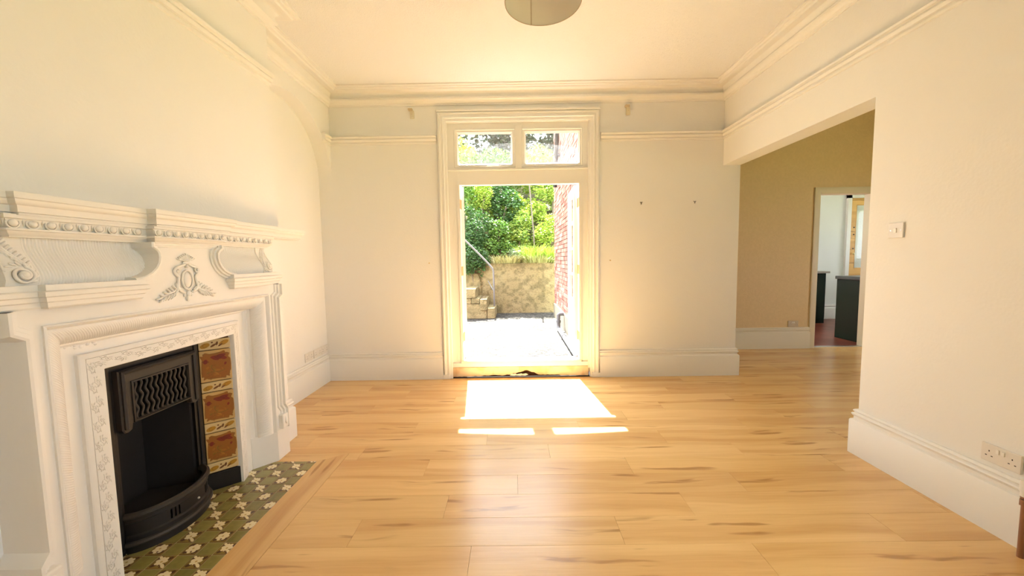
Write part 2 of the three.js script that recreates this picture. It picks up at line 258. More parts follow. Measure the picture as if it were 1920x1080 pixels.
/* ------------------------------------------------------------------ garden door: frame, fanlights, sill */
const dirt = tex(512, 256, (u, v) => { const s = fbm(u * 60, v * 5, 91, 3, 60, 5), n = fbm(u * 24, v * 14, 92, 4, 24, 14), sp = smooth(0.78, 0.9, vn(u * 120, v * 60, 93, 120, 60)); return clamp(0.028 + 0.10 * s * n * 2 + 0.09 * sp); });
{
  const d = struct(group('door_frame'), 'cream garden door frame with two fanlights above the opening');
  // architrave
  const AP = [[0, 0], [0, 0.018], [0.012, 0.030], [0.024, 0.030], [0.028, 0.022], [0.044, 0.020], [0.050, 0.026], [0.064, 0.026], [0.068, 0.014], [0.094, 0.012], [0.098, 0.0]];
  const ax0 = -0.828, ax1 = 0.888, ay = 2.868;
  obj('architrave', sweep([[ax1, 0.0], [ax1, ay], [ax0, ay], [ax0, 0.0]].reverse(), AP.map(([o, c]) => [o, c + 0.0]), FACE), M.trim, d);
  obj('cap', rbox(ax0 - 0.006, ax1 + 0.006, ay, ay + 0.022, 0, 0.036, 0.006), M.trim, d);
  for (const [a, b] of [[-0.842, -0.765], [0.80, 0.90]]) obj('plinth_block', rbox(a + 0.006, b - 0.002, 0, 0.05, 0.0, 0.034, 0.004), M.trim, d);
  // frame members set back
  const z0 = -0.11, z1 = -0.03;
  obj('stile', [box(DX0, -0.628, 0.05, DY1, z0, z1), box(-0.637, -0.612, 0.185, 2.125, z0, z1 + 0.012)], M.trim, d);
  obj('stile', [box(0.69, DX1, 0.05, DY1, z0, z1), box(0.676, 0.70, 0.185, 2.125, z0, z1 + 0.012)], M.trim, d);
  obj('head', [box(DX0, DX1, 2.69, DY1, z0, z1 - 0.002)], M.trim, d);
  obj('lining', [box(DX0, DX0 + 0.03, 0.1, DY1, z1, 0.004), box(DX1 - 0.03, DX1, 0.1, DY1, z1, 0.004), box(DX0 + 0.03, DX1 - 0.03, DY1 - 0.035, DY1, z1, 0.004)], M.trim, d);
  obj('transom_rail', [box(DX0, DX1, 2.12, 2.31, z0, z1 - 0.002), rbox(-0.74, 0.775, 2.268, 2.286, z1 - 0.01, z1 + 0.014, 0.004)], M.trim, d);
  obj('mullion', [rbox(-0.005, 0.065, 2.28, 2.735, z0, z1 + 0.012, 0.005)], M.trim, d);
  // fanlight sashes
  const BEAD = [[0, -0.02], [0, 0.012], [0.006, 0.016], [0.012, 0.010], [0.030, 0.008], [0.036, -0.004], [0.044, -0.010], [0.046, -0.02]];
  const dirtM = new THREE.MeshPhysicalMaterial({ color: lin(0.9, 0.92, 0.95), roughness: 1, transmission: 0.55, thickness: 0, transparent: true, alphaMap: dirt, side: THREE.DoubleSide });
  for (const [a, b] of [[-0.66, -0.005], [0.065, 0.715]]) {
    const s = group('fanlight', d);
    obj('sash', sweep([[a, 2.30], [a, 2.70], [b, 2.70], [b, 2.30]], BEAD.map(([o, c]) => [o, c - 0.04]), FACE, { closed: true }), M.trim, s);
    obj('pane', box(a + 0.03, b - 0.03, 2.32, 2.68, -0.066, -0.063), M.glass, s);
    const df = new THREE.PlaneGeometry(b - a - 0.07, 0.345).translate((a + b) / 2, 2.5, -0.0675); obj('dust_film', df, dirtM, s);
  }
  obj('stay', [tube([[-0.31, 2.318, -0.018], [-0.25, 2.326, -0.012], [-0.17, 2.322, -0.014]], 0.004, 12, 6), ball([-0.31, 2.318, -0.018], [0.009, 0.007, 0.007], 8, 6), ball([-0.172, 2.322, -0.014], [0.013, 0.007, 0.007], 8, 6)], M.steel, d);
  // sill and threshold
  obj('sill', [rbox(-0.64, 0.70, 0.165, 0.190, -0.16, -0.012, 0.004)], M.white, d);
  obj('riser_board', [rbox(-0.737, 0.772, 0.118, 0.166, -0.1, -0.012, 0.003)], M.trim, d);
  const woodOld = std(lin(1, 1, 1), 0.7, { map: tex(512, 128, (u, v) => { const g = fbm(u * 10, v * 30, 101, 4), p = smooth(0.42, 0.6, fbm(u * 7, v * 4, 103, 4)); return mix3([0.90, 0.84, 0.73], [0.83, 0.69, 0.52], clamp(p * 0.6 + g * 0.4)); }, true) });
  const R = rng(77), low = [], N = 60;                                  // broken lower edge of the rotten board
  for (let k = 0; k <= N; k++) { const x = lerp(-0.737, 0.772, k / N), m = Math.exp(-(((x - 0.08) / 0.11) ** 2)), w = Math.exp(-(((x - 0.0) / 0.45) ** 2)); low.push([x, 0.012 + 0.022 * w * (0.5 + R()) + 0.052 * m * (0.5 + 0.6 * R())]); }
  obj('threshold_board', slab([...low, [0.772, 0.118], [-0.737, 0.118]], -0.05, -0.006, FACE), woodOld, d);
  obj('rotten_core', box(-0.737, 0.772, 0.0, 0.11, -0.09, -0.045), std(lin(0.06, 0.025, 0.012), 0.95, { bumpMap: plaster, bumpScale: 0.01 }), d);
  for (const x of [-0.10, -0.03, 0.02]) obj('flaking_paint', slab([[x, 0.022], [x + 0.05, 0.018], [x + 0.085, 0.030], [x + 0.06, 0.043], [x + 0.015, 0.036]], -0.01, -0.004, FACE), M.white, d);
  for (const [x, s] of [[-0.612, 1], [0.676, -1]]) for (const y of [0.45, 1.19, 1.92]) obj('hinge', [rbox(x - 0.002, x + 0.002, y - 0.05, y + 0.05, -0.085, -0.02, 0.001), rod([x + s * 0.004, y - 0.05, -0.105], [x + s * 0.004, y + 0.05, -0.105], 0.006)], M.brass, d);
}
// the two leaves, opened outwards
function leaf(name, hinge, angle, label) {
  const g = struct(group(name), label), W = 0.62, z = 0.022;
  const st = (x0, x1, y0, y1) => rbox(x0, x1, y0, y1, -z, z, 0.004);
  obj('stile', st(0, 0.085, 0, 1.92), M.white, g); obj('stile', st(W - 0.085, W, 0, 1.92), M.white, g);
  obj('rail', st(0.08, W - 0.08, 1.83, 1.92), M.white, g); obj('rail', st(0.08, W - 0.08, 0, 0.22), M.white, g); obj('rail', st(0.08, W - 0.08, 0.55, 0.63), M.white, g);
  obj('panel', box(0.08, W - 0.08, 0.21, 0.56, -0.012, 0.012), M.white, g);
  for (const y of [0.93, 1.23, 1.53]) obj('glazing_bar', st(0.08, W - 0.08, y - 0.011, y + 0.011), M.white, g);
  for (const [a, b] of [[0.63, 0.92], [0.94, 1.22], [1.24, 1.52], [1.54, 1.83]]) obj('pane', box(0.085, W - 0.085, a, b, -0.002, 0.002), M.glass, g);
  obj('handle', [rod([W - 0.04, 0.98, z], [W - 0.04, 0.98, z + 0.04], 0.007), rod([W - 0.04, 0.98, z + 0.04], [W - 0.14, 0.98, z + 0.04], 0.007), rbox(W - 0.06, W - 0.02, 0.88, 1.06, z, z + 0.006, 0.002)], M.dark, g);
  g.position.set(hinge[0], 0.195, hinge[1]); g.rotation.y = angle; return g;
}
leaf('door_leaf', [0.66, -0.135], Math.PI / 2 - 0.03, 'white glazed garden door leaf swung open beside the brick wall');
leaf('door_leaf', [-0.60, -0.135], Math.PI / 2 + 0.32, 'white glazed garden door leaf swung back out of the opening');

/* ------------------------------------------------------------------ fire surround */
const FP = (a, b, c) => [XB + c, b, FZ + a];                 // (s along the breast, height, distance proud of it)
const FPLAN = (a, b, c) => [XB + b, c, FZ + a];              // outline in (s, d), thickness in height
const toPlan = pts => pts.map(([s, d]) => [XB + d, FZ + s]);
function canvasTex(w, h, draw, srgb = true) { const c = document.createElement('canvas'); c.width = w; c.height = h; draw(c.getContext('2d'), w, h); const t = new THREE.CanvasTexture(c); t.wrapS = t.wrapT = THREE.RepeatWrapping; if (srgb) t.colorSpace = THREE.SRGBColorSpace; return t; }
{
  const F = tag(group('fire_surround'), 'ornate cream painted mantelpiece with reeded frieze and carved cartouche on the chimney breast', 'mantelpiece');
  // moulded shelf with a stepped front
  const sp = [[-1.03, 0], [-1.03, 0.138], [-0.66, 0.138], [-0.66, 0.163], [-0.235, 0.163], [-0.235, 0.203], [0.235, 0.203], [0.235, 0.163], [0.66, 0.163], [0.66, 0.138], [1.03, 0.138], [1.03, 0]];
  const inset = (pts, o) => pts.map(([s, d]) => [Math.abs(s) > 0.9 || Math.abs(s) > 0.64 ? s - Math.sign(s) * o : s - Math.sign(s) * o, d > 0 ? d - o : 0]);
  const SP = [[0, 1.547], [0.001, 1.546], [0.001, 1.528], [-0.004, 1.525], [-0.005, 1.519], [-0.010, 1.511], [-0.018, 1.507], [-0.020, 1.503], [-0.020, 1.486], [-0.028, 1.484], [-0.028, 1.478]];
  obj('shelf', [sweep(toPlan(sp), SP, PLAN, { cap: false }), slab(sp, 1.5455, 1.547, FPLAN), slab(inset(sp, 0.026), 1.477, 1.481, FPLAN)], M.mantel, F);
  // egg and dart course
  const ep = [[-0.665, 0], [-0.665, 0.130], [-0.21, 0.130], [-0.21, 0.166], [0.21, 0.166], [0.21, 0.130], [0.665, 0.130], [0.665, 0]];
  const EP = [[0, 1.480], [0, 1.467], [-0.010, 1.465], [-0.014, 1.452], [-0.020, 1.437], [-0.008, 1.436], [-0.008, 1.430], [-0.014, 1.428], [-0.018, 1.422], [-0.028, 1.416], [-0.034, 1.410]];
  obj('bed_moulding', [sweep(toPlan(ep), EP, PLAN, { cap: false }), slab(inset(ep, 0.030), 1.409, 1.412, FPLAN)], M.mantel, F);
  const egg = mergeGeometries([
    ball([0, 0, 0], [0.009, 0.0125, 0.0125], 10, 7),
    flat(new THREE.TorusGeometry(0.0165, 0.0028, 5, 12, Math.PI * 1.3).rotateZ(Math.PI * 0.85).rotateY(Math.PI / 2)),
    flat(new THREE.ConeGeometry(0.0042, 0.026, 4).rotateX(Math.PI).translate(0, 0, 0.0245)),
  ]);
  const rowEggs = (s0, s1, d) => { const n = Math.round((s1 - s0) / 0.048); for (let k = 0; k < n; k++) { const m = obj('egg_and_dart', egg, M.mantel, F); m.position.set(XB + d - 0.012, 1.4525, FZ + s0 + (k + 0.5) * (s1 - s0) / n - 0.004); } };
  rowEggs(-0.665, -0.213, 0.130); rowEggs(-0.205, 0.205, 0.166); rowEggs(0.213, 0.665, 0.130);
  // reeded ogee frieze panels
  const ogee = t => 0.050 + 0.050 * smooth(0.12, 0.88, t) - 0.006 * smooth(0.88, 1, t), Y0 = 1.411, Y1 = 1.25;
  const reeds = (s0, s1) => { const n = Math.round((s1 - s0) / 0.0098); return gridSurf(n * 6, 22, (u, v) => FP(lerp(s0, s1, u), lerp(Y0, Y1, v), ogee(v) + 0.0042 * Math.abs(Math.sin(Math.PI * n * u)))); };
  obj('reeded_panel', reeds(0.13, 0.585), M.mantel, F); obj('reeded_panel', reeds(-0.585, -0.13), M.mantel, F);
  // scroll consoles
  for (const sg of [1, -1]) {
    const o = [[0, Y0]]; for (let k = 0; k <= 16; k++) o.push([ogee(k / 16) + 0.010, lerp(Y0, Y1, k / 16)]); o.push([0, Y1]);
    const a = Math.min(sg * 0.578, sg * 0.662), b = Math.max(sg * 0.578, sg * 0.662);
    const cs = obj('console', slab(o, a, b, (p, q, r) => [XB + p, q, FZ + r]), M.mantel, F), sm = sg * 0.62;
    const P = (s, y, e = 0) => FP(s, y, ogee(clamp((Y0 - y) / (Y0 - Y1))) + 0.010 + e), spir = [], stem = [], stem2 = [];
    for (let k = 0; k <= 40; k++) { const t = k / 40, ang = 2.2 + t * 10.5, r = 0.030 * (1 - 0.72 * t); spir.push(P(sm + sg * r * Math.cos(ang) * 1.05, 1.287 + r * Math.sin(ang), 0.004 + 0.008 * t)); }
    const mid = t => [sm + sg * (0.026 * Math.cos(t * 2.6) - 0.004), lerp(1.408, 1.312, t)];
    for (let k = 0; k <= 14; k++) { const t = k / 14, [a2, b2] = mid(t); stem.push(P(a2, b2, 0.004)); stem2.push(P(sm + sg * lerp(0.034, 0.040, t), lerp(1.408, 1.300, t), 0.002)); }
    obj('volute', [tube(spir, 0.0050, 60, 6), ball(P(sm, 1.286, 0.008), [0.012, 0.014, 0.014]), ball(spir[0], [0.005, 0.005, 0.005], 8, 6)], M.mantel, cs);
    obj('stem', [tube(stem, 0.0038, 20, 6), ball(stem[14], [0.004, 0.004, 0.004], 6, 5)], M.mantel, cs); obj('stem', tube(stem2, 0.0035, 20, 6), M.mantel, cs);
    const lv = [];
    for (let k = 0; k < 9; k++) { const t = (k + 0.6) / 9.5, [a2, b2] = mid(t), l = 0.017 - 0.006 * t; for (const q of [-1, 1]) for (const e of [0, 1]) lv.push(ball(P(a2 + q * sg * (0.010 + e * 0.006), b2 + 0.004 + e * 0.004, 0.001), [0.0065 - e * 0.002, 0.0042, l * (e ? 0.6 : 1)], 8, 6, [-q * sg * (0.75 + 0.25 * e), 0, 0])); }
    for (let k = 0; k < 8; k++) { const an = k * 0.42 - 0.7; lv.push(ball(P(sm - sg * 0.031 * Math.cos(an) * 1.12, 1.287 + 0.035 * Math.sin(an), 0.001), [0.006, 0.0045, 0.012], 8, 6, [sg * (an + 0.9), 0, 0])); }
    obj('acanthus_leaves', lv, M.mantel, cs);
  }
  // flat boards: legs, breast board and shaped centre panel
  const edge = [[0.285, 1.243], [0.262, 1.245], [0.232, 1.253], [0.203, 1.268], [0.178, 1.290], [0.162, 1.316], [0.155, 1.345], [0.158, 1.370], [0.170, 1.387], [0.186, 1.397], [0.186, 1.411]];
  const mir = e => e.map(([s, y]) => [-s, y]);
  obj('front_board', slab([[-0.66, 0.05], [-0.66, 1.25], [0.66, 1.25], [0.66, 0.05], [0.588, 0.05], [0.588, 1.112], [-0.588, 1.112], [-0.588, 0.05]], 0, 0.113, FP), M.mantel, F);
  obj('centre_panel', [slab([...edge, ...mir(edge).reverse()], 0.0, 0.114, FP), sweep(edge, [[-0.016, 0.110], [-0.016, 0.120], [-0.007, 0.122], [-0.006, 0.132], [0.003, 0.134], [0.004, 0.144], [0.012, 0.146], [0.017, 0.142], [0.020, 0.12], [0.020, 0.03]], FP, { cap: true, crease: 0.4 }), sweep(mir(edge).reverse(), [[-0.016, 0.110], [-0.016, 0.120], [-0.007, 0.122], [-0.006, 0.132], [0.003, 0.134], [0.004, 0.144], [0.012, 0.146], [0.017, 0.142], [0.020, 0.12], [0.020, 0.03]], FP, { cap: true, crease: 0.4 }),
    sweep([[XB + 0.113, FZ - 0.186], [XB + 0.113, FZ + 0.186]], [[0.022, 1.412], [0.020, 1.408], [0.014, 1.406], [0.012, 1.400], [0.006, 1.398], [0.005, 1.392], [0, 1.390]], PLAN)], M.mantel, F);
  // stepped bands under the reeded panels
  const BP = [[0, 1.252], [0.012, 1.252], [0.012, 1.233], [0.022, 1.229], [0.022, 1.214], [0.014, 1.210], [0.012, 1.196], [0.006, 1.192], [0.005, 1.178], [0, 1.172]];
  obj('stepped_band', sweep(toPlan([[0.265, 0.113], [0.265, 0.140], [0.585, 0.140], [0.585, 0.114], [0.70, 0.114], [0.70, 0]]), BP, PLAN), M.mantel, F);
  obj('stepped_band', sweep(toPlan([[-0.70, 0], [-0.70, 0.114], [-0.585, 0.114], [-0.585, 0.140], [-0.265, 0.140], [-0.265, 0.113]]), BP, PLAN), M.mantel, F);
  for (const [p, q, w] of [[0.262, 0.585, 0.150], [-0.585, -0.262, 0.150], [0.585, 0.70, 0.124], [-0.70, -0.585, 0.124]]) obj('band_top', slab([[p, 0], [q, 0], [q, w], [p, w]], 1.244, 1.2515, FPLAN), M.mantel, F);
  // eared outer architrave on each leg
  const ear = [[0.70, 1.172], [0.70, 1.095], [0.664, 1.075], [0.664, 0.37], [0.69, 0.335], [0.69, 0.20]];
  const EA = [[0, 0], [0, 0.128], [0.006, 0.146], [0.014, 0.148], [0.018, 0.134], [0.030, 0.133], [0.034, 0.122], [0.046, 0.121], [0.050, 0.110]];
  obj('eared_architrave', sweep(ear, EA, FP, { cap: false }), M.mantel, F);
  obj('eared_architrave', sweep(mir(ear).reverse(), EA, FP, { cap: false }), M.mantel, F);
  for (const sg of [1, -1]) {
    const pl = [[0.483, 0], [0.483, 0.018], [0.59, 0.120], [0.714, 0.120], [0.714, 0]].map(([s, d]) => [s * sg, d]);
    obj('plinth', [slab(sg > 0 ? pl : pl.reverse(), 0.0, 0.205, FPLAN, [], 0.003)], M.mantel, F);
    obj('scroll_block', [rbox(XB + 0.06, XB + 0.143, 0.203, 0.30, FZ + sg * 0.655 - 0.034, FZ + sg * 0.655 + 0.034, 0.008, 2), ball(FP(sg * 0.655, 0.255, 0.142), [0.008, 0.028, 0.014])], M.mantel, F);
  }
  // splayed bolection with a reeded torus
  const U = (s, y) => [[-s, 0.2], [-s, y], [s, y], [s, 0.2]];
  obj('bolection', sweep(U(0.590, 1.114), [[0, 0.110], [0, 0.121], [0.006, 0.124], [0.012, 0.118], [0.016, 0.106], [0.082, 0.040], [0.086, 0.030], [0.094, 0.028], [0.104, 0.015], [0.108, 0.012]], FP, { cap: false }), M.mantel, F);
  const torus = (len, put) => { const n = Math.round(len / 0.0092); return gridSurf(n * 5, 10, (u, v) => { const ph = v * Math.PI, c = 0.5 - 0.5 * Math.cos(ph), bul = 0.020 * Math.sin(ph) + 0.0035 * Math.sin(ph) * Math.abs(Math.sin(Math.PI * (n * u + 0.8 * v))); const o = lerp(0.018, 0.080, c) + bul * 0.707, d = lerp(0.104, 0.042, c) + bul * 0.707; return put(u, o, d); }); };
  obj('reeded_moulding', torus(0.91, (u, o, d) => FP(0.590 - o, lerp(0.2, 1.114 - o, u), d)), M.mantel, F);
  obj('reeded_moulding', torus(0.91, (u, o, d) => FP(-0.590 + o, lerp(0.2, 1.114 - o, u), d)), M.mantel, F);
  obj('reeded_moulding', torus(1.12, (u, o, d) => FP(lerp(-0.590 + o, 0.590 - o, u), 1.114 - o, d)), M.mantel, F);
  obj('slip', slab([[-0.49, 0.0], [-0.49, 1.02], [0.49, 1.02], [0.49, 0.0], [0.40, 0.0], [0.40, 0.94], [-0.40, 0.94], [-0.40, 0.0]], -0.01, 0.015, FP), M.mantel, F);
  // small damaged patch of carving under the moulding
  const R = rng(9), chips = []; for (let k = 0; k < 16; k++) chips.push(ball(FP(0.455 - R() * 0.12, 1.000 + R() * 0.022, 0.014), [0.004, 0.004 + 0.004 * R(), 0.005 + 0.006 * R()], 6, 5, [R() * 3, 0, 0]));
  obj('broken_carving', chips, M.mantel, F); obj('chip_hole', ball(FP(0.395, 1.003, 0.015), [0.002, 0.003, 0.007], 8, 6), M.dark, F); obj('chip_hole', ball(FP(0.468, 0.968, 0.015), [0.002, 0.004, 0.002], 6, 5), M.dark, F);
  // cartouche
  const C = group('cartouche', F), D = 0.114, P = (s, y, e = 0) => FP(s, y, D + e), cs = 0.01;
  obj('oval', [ball(P(cs, 1.238, 0.002), [0.012, 0.036, 0.023], 20, 14)], M.mantel, C);
  obj('ring', tube(Array.from({ length: 24 }, (_, k) => { const t = k / 24 * 2 * Math.PI; return P(cs + 0.030 * Math.cos(t), 1.238 + 0.045 * Math.sin(t), 0.005); }), 0.005, 60, 6, true), M.mantel, C);
  const curl = (pts, r) => tube(pts, r, 40, 6);
  for (const sg of [1, -1]) {
    const sp2 = []; for (let k = 0; k <= 26; k++) { const t = k / 26, an = -0.6 + t * 7.2, r = 0.003 + 0.013 * (1 - t); sp2.push(P(cs + sg * (0.054 + r * Math.cos(an)), 1.282 + r * Math.sin(an), 0.006 + 0.004 * t)); }
    const side = [[0.012, 1.312], [0.032, 1.304], [0.056, 1.296], [0.068, 1.282], [0.060, 1.266], [0.048, 1.254], [0.052, 1.228], [0.058, 1.205], [0.046, 1.188], [0.024, 1.178]].map(([s, y]) => P(cs + sg * s, y, 0.005)), arm = [[0.03, 1.186], [0.052, 1.202], [0.080, 1.186], [0.110, 1.180], [0.150, 1.160]].map(([s, y]) => P(cs + sg * s, y, 0.003));
    obj('scroll', [curl(sp2, 0.0042), ball(sp2[26], [0.005, 0.005, 0.005], 8, 6), ball(sp2[0], [0.0042, 0.0042, 0.0042], 6, 5), curl(side, 0.0066), ball(side[0], [0.0066, 0.0066, 0.0066], 8, 6), ball(side[9], [0.0066, 0.0066, 0.0066], 8, 6), curl(arm, 0.0042), ball(arm[4], [0.0042, 0.006, 0.006], 6, 5)], M.mantel, C);
    const lv = [];
    for (const [s, y, an, l] of [[0.062, 1.214, 1.2, 0.014], [0.074, 1.206, 0.7, 0.016], [0.070, 1.176, -1.1, 0.017], [0.084, 1.168, -1.0, 0.019], [0.090, 1.198, 0.7, 0.014], [0.098, 1.164, -0.9, 0.019], [0.106, 1.193, 0.6, 0.013], [0.112, 1.162, -0.8, 0.017], [0.122, 1.184, 0.4, 0.013], [0.128, 1.158, -0.8, 0.015], [0.138, 1.174, 0.3, 0.012], [0.145, 1.150, -0.7, 0.012], [0.158, 1.160, -0.2, 0.013], [0.060, 1.190, -1.3, 0.014]]) lv.push(ball(P(cs + sg * s, y, 0.003), [0.0075, 0.0046, l], 8, 6, [-sg * an, 0, 0]), ball(P(cs + sg * (s + 0.5 * l * Math.cos(an)), y + 0.5 * l * Math.sin(an), 0.006), [0.005, 0.003, l * 0.55], 6, 5, [-sg * (an + 0.4), 0, 0]));
    obj('leaf_spray', lv, M.mantel, C);
  }
  const cr = [ball(P(cs, 1.320, 0.004), [0.011, 0.009, 0.020], 12, 8), ball(P(cs, 1.331, 0.005), [0.011, 0.0045, 0.026], 12, 6), ball(P(cs, 1.302, 0.005), [0.009, 0.009, 0.009])];
  for (let k = -5; k <= 5; k++) cr.push(ball(P(cs + k * 0.0078, 1.349 - Math.abs(k) * 0.0026, 0.004), [0.007, 0.017 - Math.abs(k) * 0.0006, 0.0042], 8, 6, [k * 0.24, 0, 0]), ball(P(cs + k * 0.0085, 1.358 - Math.abs(k) * 0.0042, 0.008), [0.004, 0.008, 0.003], 6, 5, [k * 0.3 + 0.4, 0, 0]));
  obj('crown', cr, M.mantel, C);
  obj('pendant_drop', [ball(P(cs, 1.172, 0.004), [0.010, 0.016, 0.014]), ball(P(cs + 0.004, 1.150, 0.003), [0.007, 0.016, 0.006]), ball(P(cs + 0.02, 1.165, 0.003), [0.006, 0.010, 0.006]), ball(P(cs - 0.018, 1.167, 0.003), [0.006, 0.010, 0.006])], M.mantel, C);
}

/* ------------------------------------------------------------------ fireplace insert: painted iron frame, tiled cheeks, grate */
{
  const filigree = canvasTex(256, 256, (c, w, h) => {
    c.fillStyle = '#000'; c.fillRect(0, 0, w, h); c.strokeStyle = '#fff'; c.fillStyle = '#fff'; c.lineWidth = 9; c.lineCap = 'round'; c.translate(0, h * 0.03); c.scale(1, 0.5);
    for (const [x, y, s] of [[70, 80, 1], [190, 170, -1]]) { c.beginPath(); for (let k = 0; k <= 40; k++) { const t = k / 40, r = 8 + 46 * t, a = t * 8 * s; c.lineTo(x + r * Math.cos(a), y + r * Math.sin(a)); } c.stroke(); c.beginPath(); c.arc(x, y, 10, 0, 7); c.fill(); for (let k = 0; k < 6; k++) { c.beginPath(); c.ellipse(x + 58 * Math.cos(k), y + 58 * Math.sin(k), 18, 7, k + 0.8, 0, 7); c.fill(); } }
    c.fillRect(0, h - 6, w, 8);
  }, false);
  filigree.repeat.set(1 / 0.085, 1 / 0.085);
  const fm = std(lin(0.88, 0.86, 0.80), 0.4, { bumpMap: filigree, bumpScale: 0.0045 });
  const I = tag(group('fireplace_insert'), 'black cast iron fireplace with bowed basket and brown floral tiled cheeks inside the mantelpiece', 'fireplace');
  obj('painted_frame', sweep([[-0.424, 0.0], [-0.424, 0.972], [0.424, 0.972], [0.424, 0.0]], [[0, 0.012], [0, 0.030], [0.004, 0.034], [0.062, 0.050], [0.070, 0.052], [0.073, 0.047], [0.073, 0.0]], FP, { cap: true }), fm, I).userData.label = 'white painted iron frame with raised scrollwork';
  const wavy = (c, w, h, k) => { c.beginPath(); for (let i = 0; i <= 80; i++) { const t = i / 80 * 2 * Math.PI, e = 1 + 0.05 * Math.sin(t * 9 + k) + 0.035 * Math.sin(t * 14 + 2 * k); const q = (v) => Math.sign(v) * Math.abs(v) ** 0.35; c.lineTo(w / 2 + q(Math.cos(t)) * w * 0.455 * e, h / 2 + q(Math.sin(t)) * h * 0.425 * e); } c.closePath(); };
  const bigTile = canvasTex(256, 320, (c, w, h) => {
    c.fillStyle = '#cda86a'; c.fillRect(0, 0, w, h); c.fillStyle = '#8a5a1e'; wavy(c, w, h, 1); c.fill(); c.save(); c.translate(w / 2, h / 2); c.scale(0.95, 0.95); c.translate(-w / 2, -h / 2); c.fillStyle = '#96591d'; wavy(c, w, h, 1); c.fill(); c.restore();
    const R = rng(8); for (let k = 0; k < 26; k++) { c.globalAlpha = 0.35; c.fillStyle = ['#7d4a17', '#c07c2c', '#8d6a22'][k % 3]; c.beginPath(); c.ellipse(40 + R() * 176, 150 + R() * 130, 10 + R() * 22, 4 + R() * 8, R() * 3, 0, 7); c.fill(); }
    c.globalAlpha = 1; c.fillStyle = '#7a1c10'; for (const [x, y, a, b, r] of [[150, 78, 62, 20, 0.1], [170, 64, 44, 16, -0.2], [128, 92, 30, 12, 0.4], [196, 92, 26, 14, 0.2], [48, 112, 17, 24, 0.2], [206, 150, 10, 15, 0.3]]) { c.beginPath(); c.ellipse(x, y, a, b, r, 0, 7); c.fill(); }
    c.strokeStyle = '#4c120a'; c.lineWidth = 3; for (const [x, y] of [[150, 78], [170, 66], [48, 112]]) { c.beginPath(); c.ellipse(x, y, 26, 9, 0.2, 0, 7); c.stroke(); }
    c.strokeStyle = '#6c5a1c'; c.lineWidth = 4; c.beginPath(); c.moveTo(50, 240); c.bezierCurveTo(90, 190, 120, 260, 200, 210); c.moveTo(100, 150); c.quadraticCurveTo(80, 190, 120, 215); c.stroke();
  });
  const bandTile = canvasTex(256, 96, (c, w, h) => {
    c.fillStyle = '#d9bf88'; c.fillRect(0, 0, w, h); c.fillStyle = '#b98425'; for (const [x, y, a, b, r] of [[52, 55, 40, 22, -0.3], [205, 40, 42, 20, -0.4]]) { c.beginPath(); c.ellipse(x, y, a, b, r, 0, 7); c.fill(); }
    c.fillStyle = '#6b3d14'; for (const [x, y, a, b, r] of [[118, 58, 26, 9, -0.5], [148, 42, 9, 18, 0.3], [110, 30, 8, 7, 0], [175, 60, 20, 7, -0.6]]) { c.beginPath(); c.ellipse(x, y, a, b, r, 0, 7); c.fill(); }
    c.strokeStyle = '#7d5a1a'; c.lineWidth = 3; c.beginPath(); c.arc(52, 55, 16, 0.5, 5); c.stroke(); c.beginPath(); c.arc(205, 40, 16, 0.5, 5); c.stroke();
  });
  const gl = { clearcoat: 0.6, clearcoatRoughness: 0.15 };
  const bigM = new THREE.MeshPhysicalMaterial({ map: bigTile, roughness: 0.35, ...gl }), bandM = new THREE.MeshPhysicalMaterial({ map: bandTile, roughness: 0.35, ...gl }), groutM = std(lin(0.10, 0.05, 0.02), 0.9);
  function faceUV(g, w, h) { const p = g.attributes.position, uv = g.attributes.uv; for (let i = 0; i < p.count; i++) uv.setXY(i, p.getX(i) / w, p.getY(i) / h); return g; }
  const W = Math.hypot(0.096, 0.114) - 0.004;
  const rows = [[0.104, 0.162, 0], [0.164, 0.338, 1], [0.340, 0.398, 0], [0.400, 0.578, 1], [0.580, 0.638, 0], [0.640, 0.822, 1], [0.824, 0.885, 0]];
  for (const sg of [-1, 1]) {
    const k = group('tiled_cheek', I), o = sg < 0 ? FP(-0.256, 0, -0.084) : FP(0.352, 0, 0.030);
    const u = sg < 0 ? new THREE.Vector3(0.114, 0, -0.096) : new THREE.Vector3(-0.114, 0, -0.096); u.normalize();
    const up = new THREE.Vector3(0, 1, 0), n = u.clone().cross(up);
    k.matrixAutoUpdate = true; k.quaternion.setFromRotationMatrix(new THREE.Matrix4().makeBasis(u, up, n)); k.position.set(...o);
    obj('backing', box(-0.004, W + 0.008, 0, 0.93, -0.03, -0.006), groutM, k);
    for (const [y0, y1, big] of rows) { const h = y1 - y0 - 0.002, g = new RoundedBoxGeometry(W, h, 0.012, 2, 0.0035).translate(W / 2, h / 2, 0); const m = obj('tile', faceUV(flat(g), W, h), big ? bigM : bandM, k); m.position.set(0.002, y0, -0.004); }
    obj('kerb', rbox(-0.004, W + 0.01, 0, 0.100, -0.02, 0.008, 0.004), M.iron, k);
  }
  // iron back plate with the fire opening
  const q = 0.256;
  obj('back_plate', [slab([[-q, 0], [-q, 0.93], [q, 0.93], [q, 0], [0.205, 0], [0.205, 0.845], [-0.205, 0.845], [-0.205, 0]], -0.10, -0.084, FP), slab([[-q + 0.012, 0.02], [-q + 0.012, 0.89], [q - 0.012, 0.89], [q - 0.012, 0.02], [q - 0.034, 0.02], [q - 0.034, 0.872], [-q + 0.034, 0.872], [-q + 0.034, 0.02]], -0.086, -0.076, FP, [], 0.003)], M.iron, I);
  const fb = (pts, y0, y1) => slab(pts, y0, y1, FPLAN);
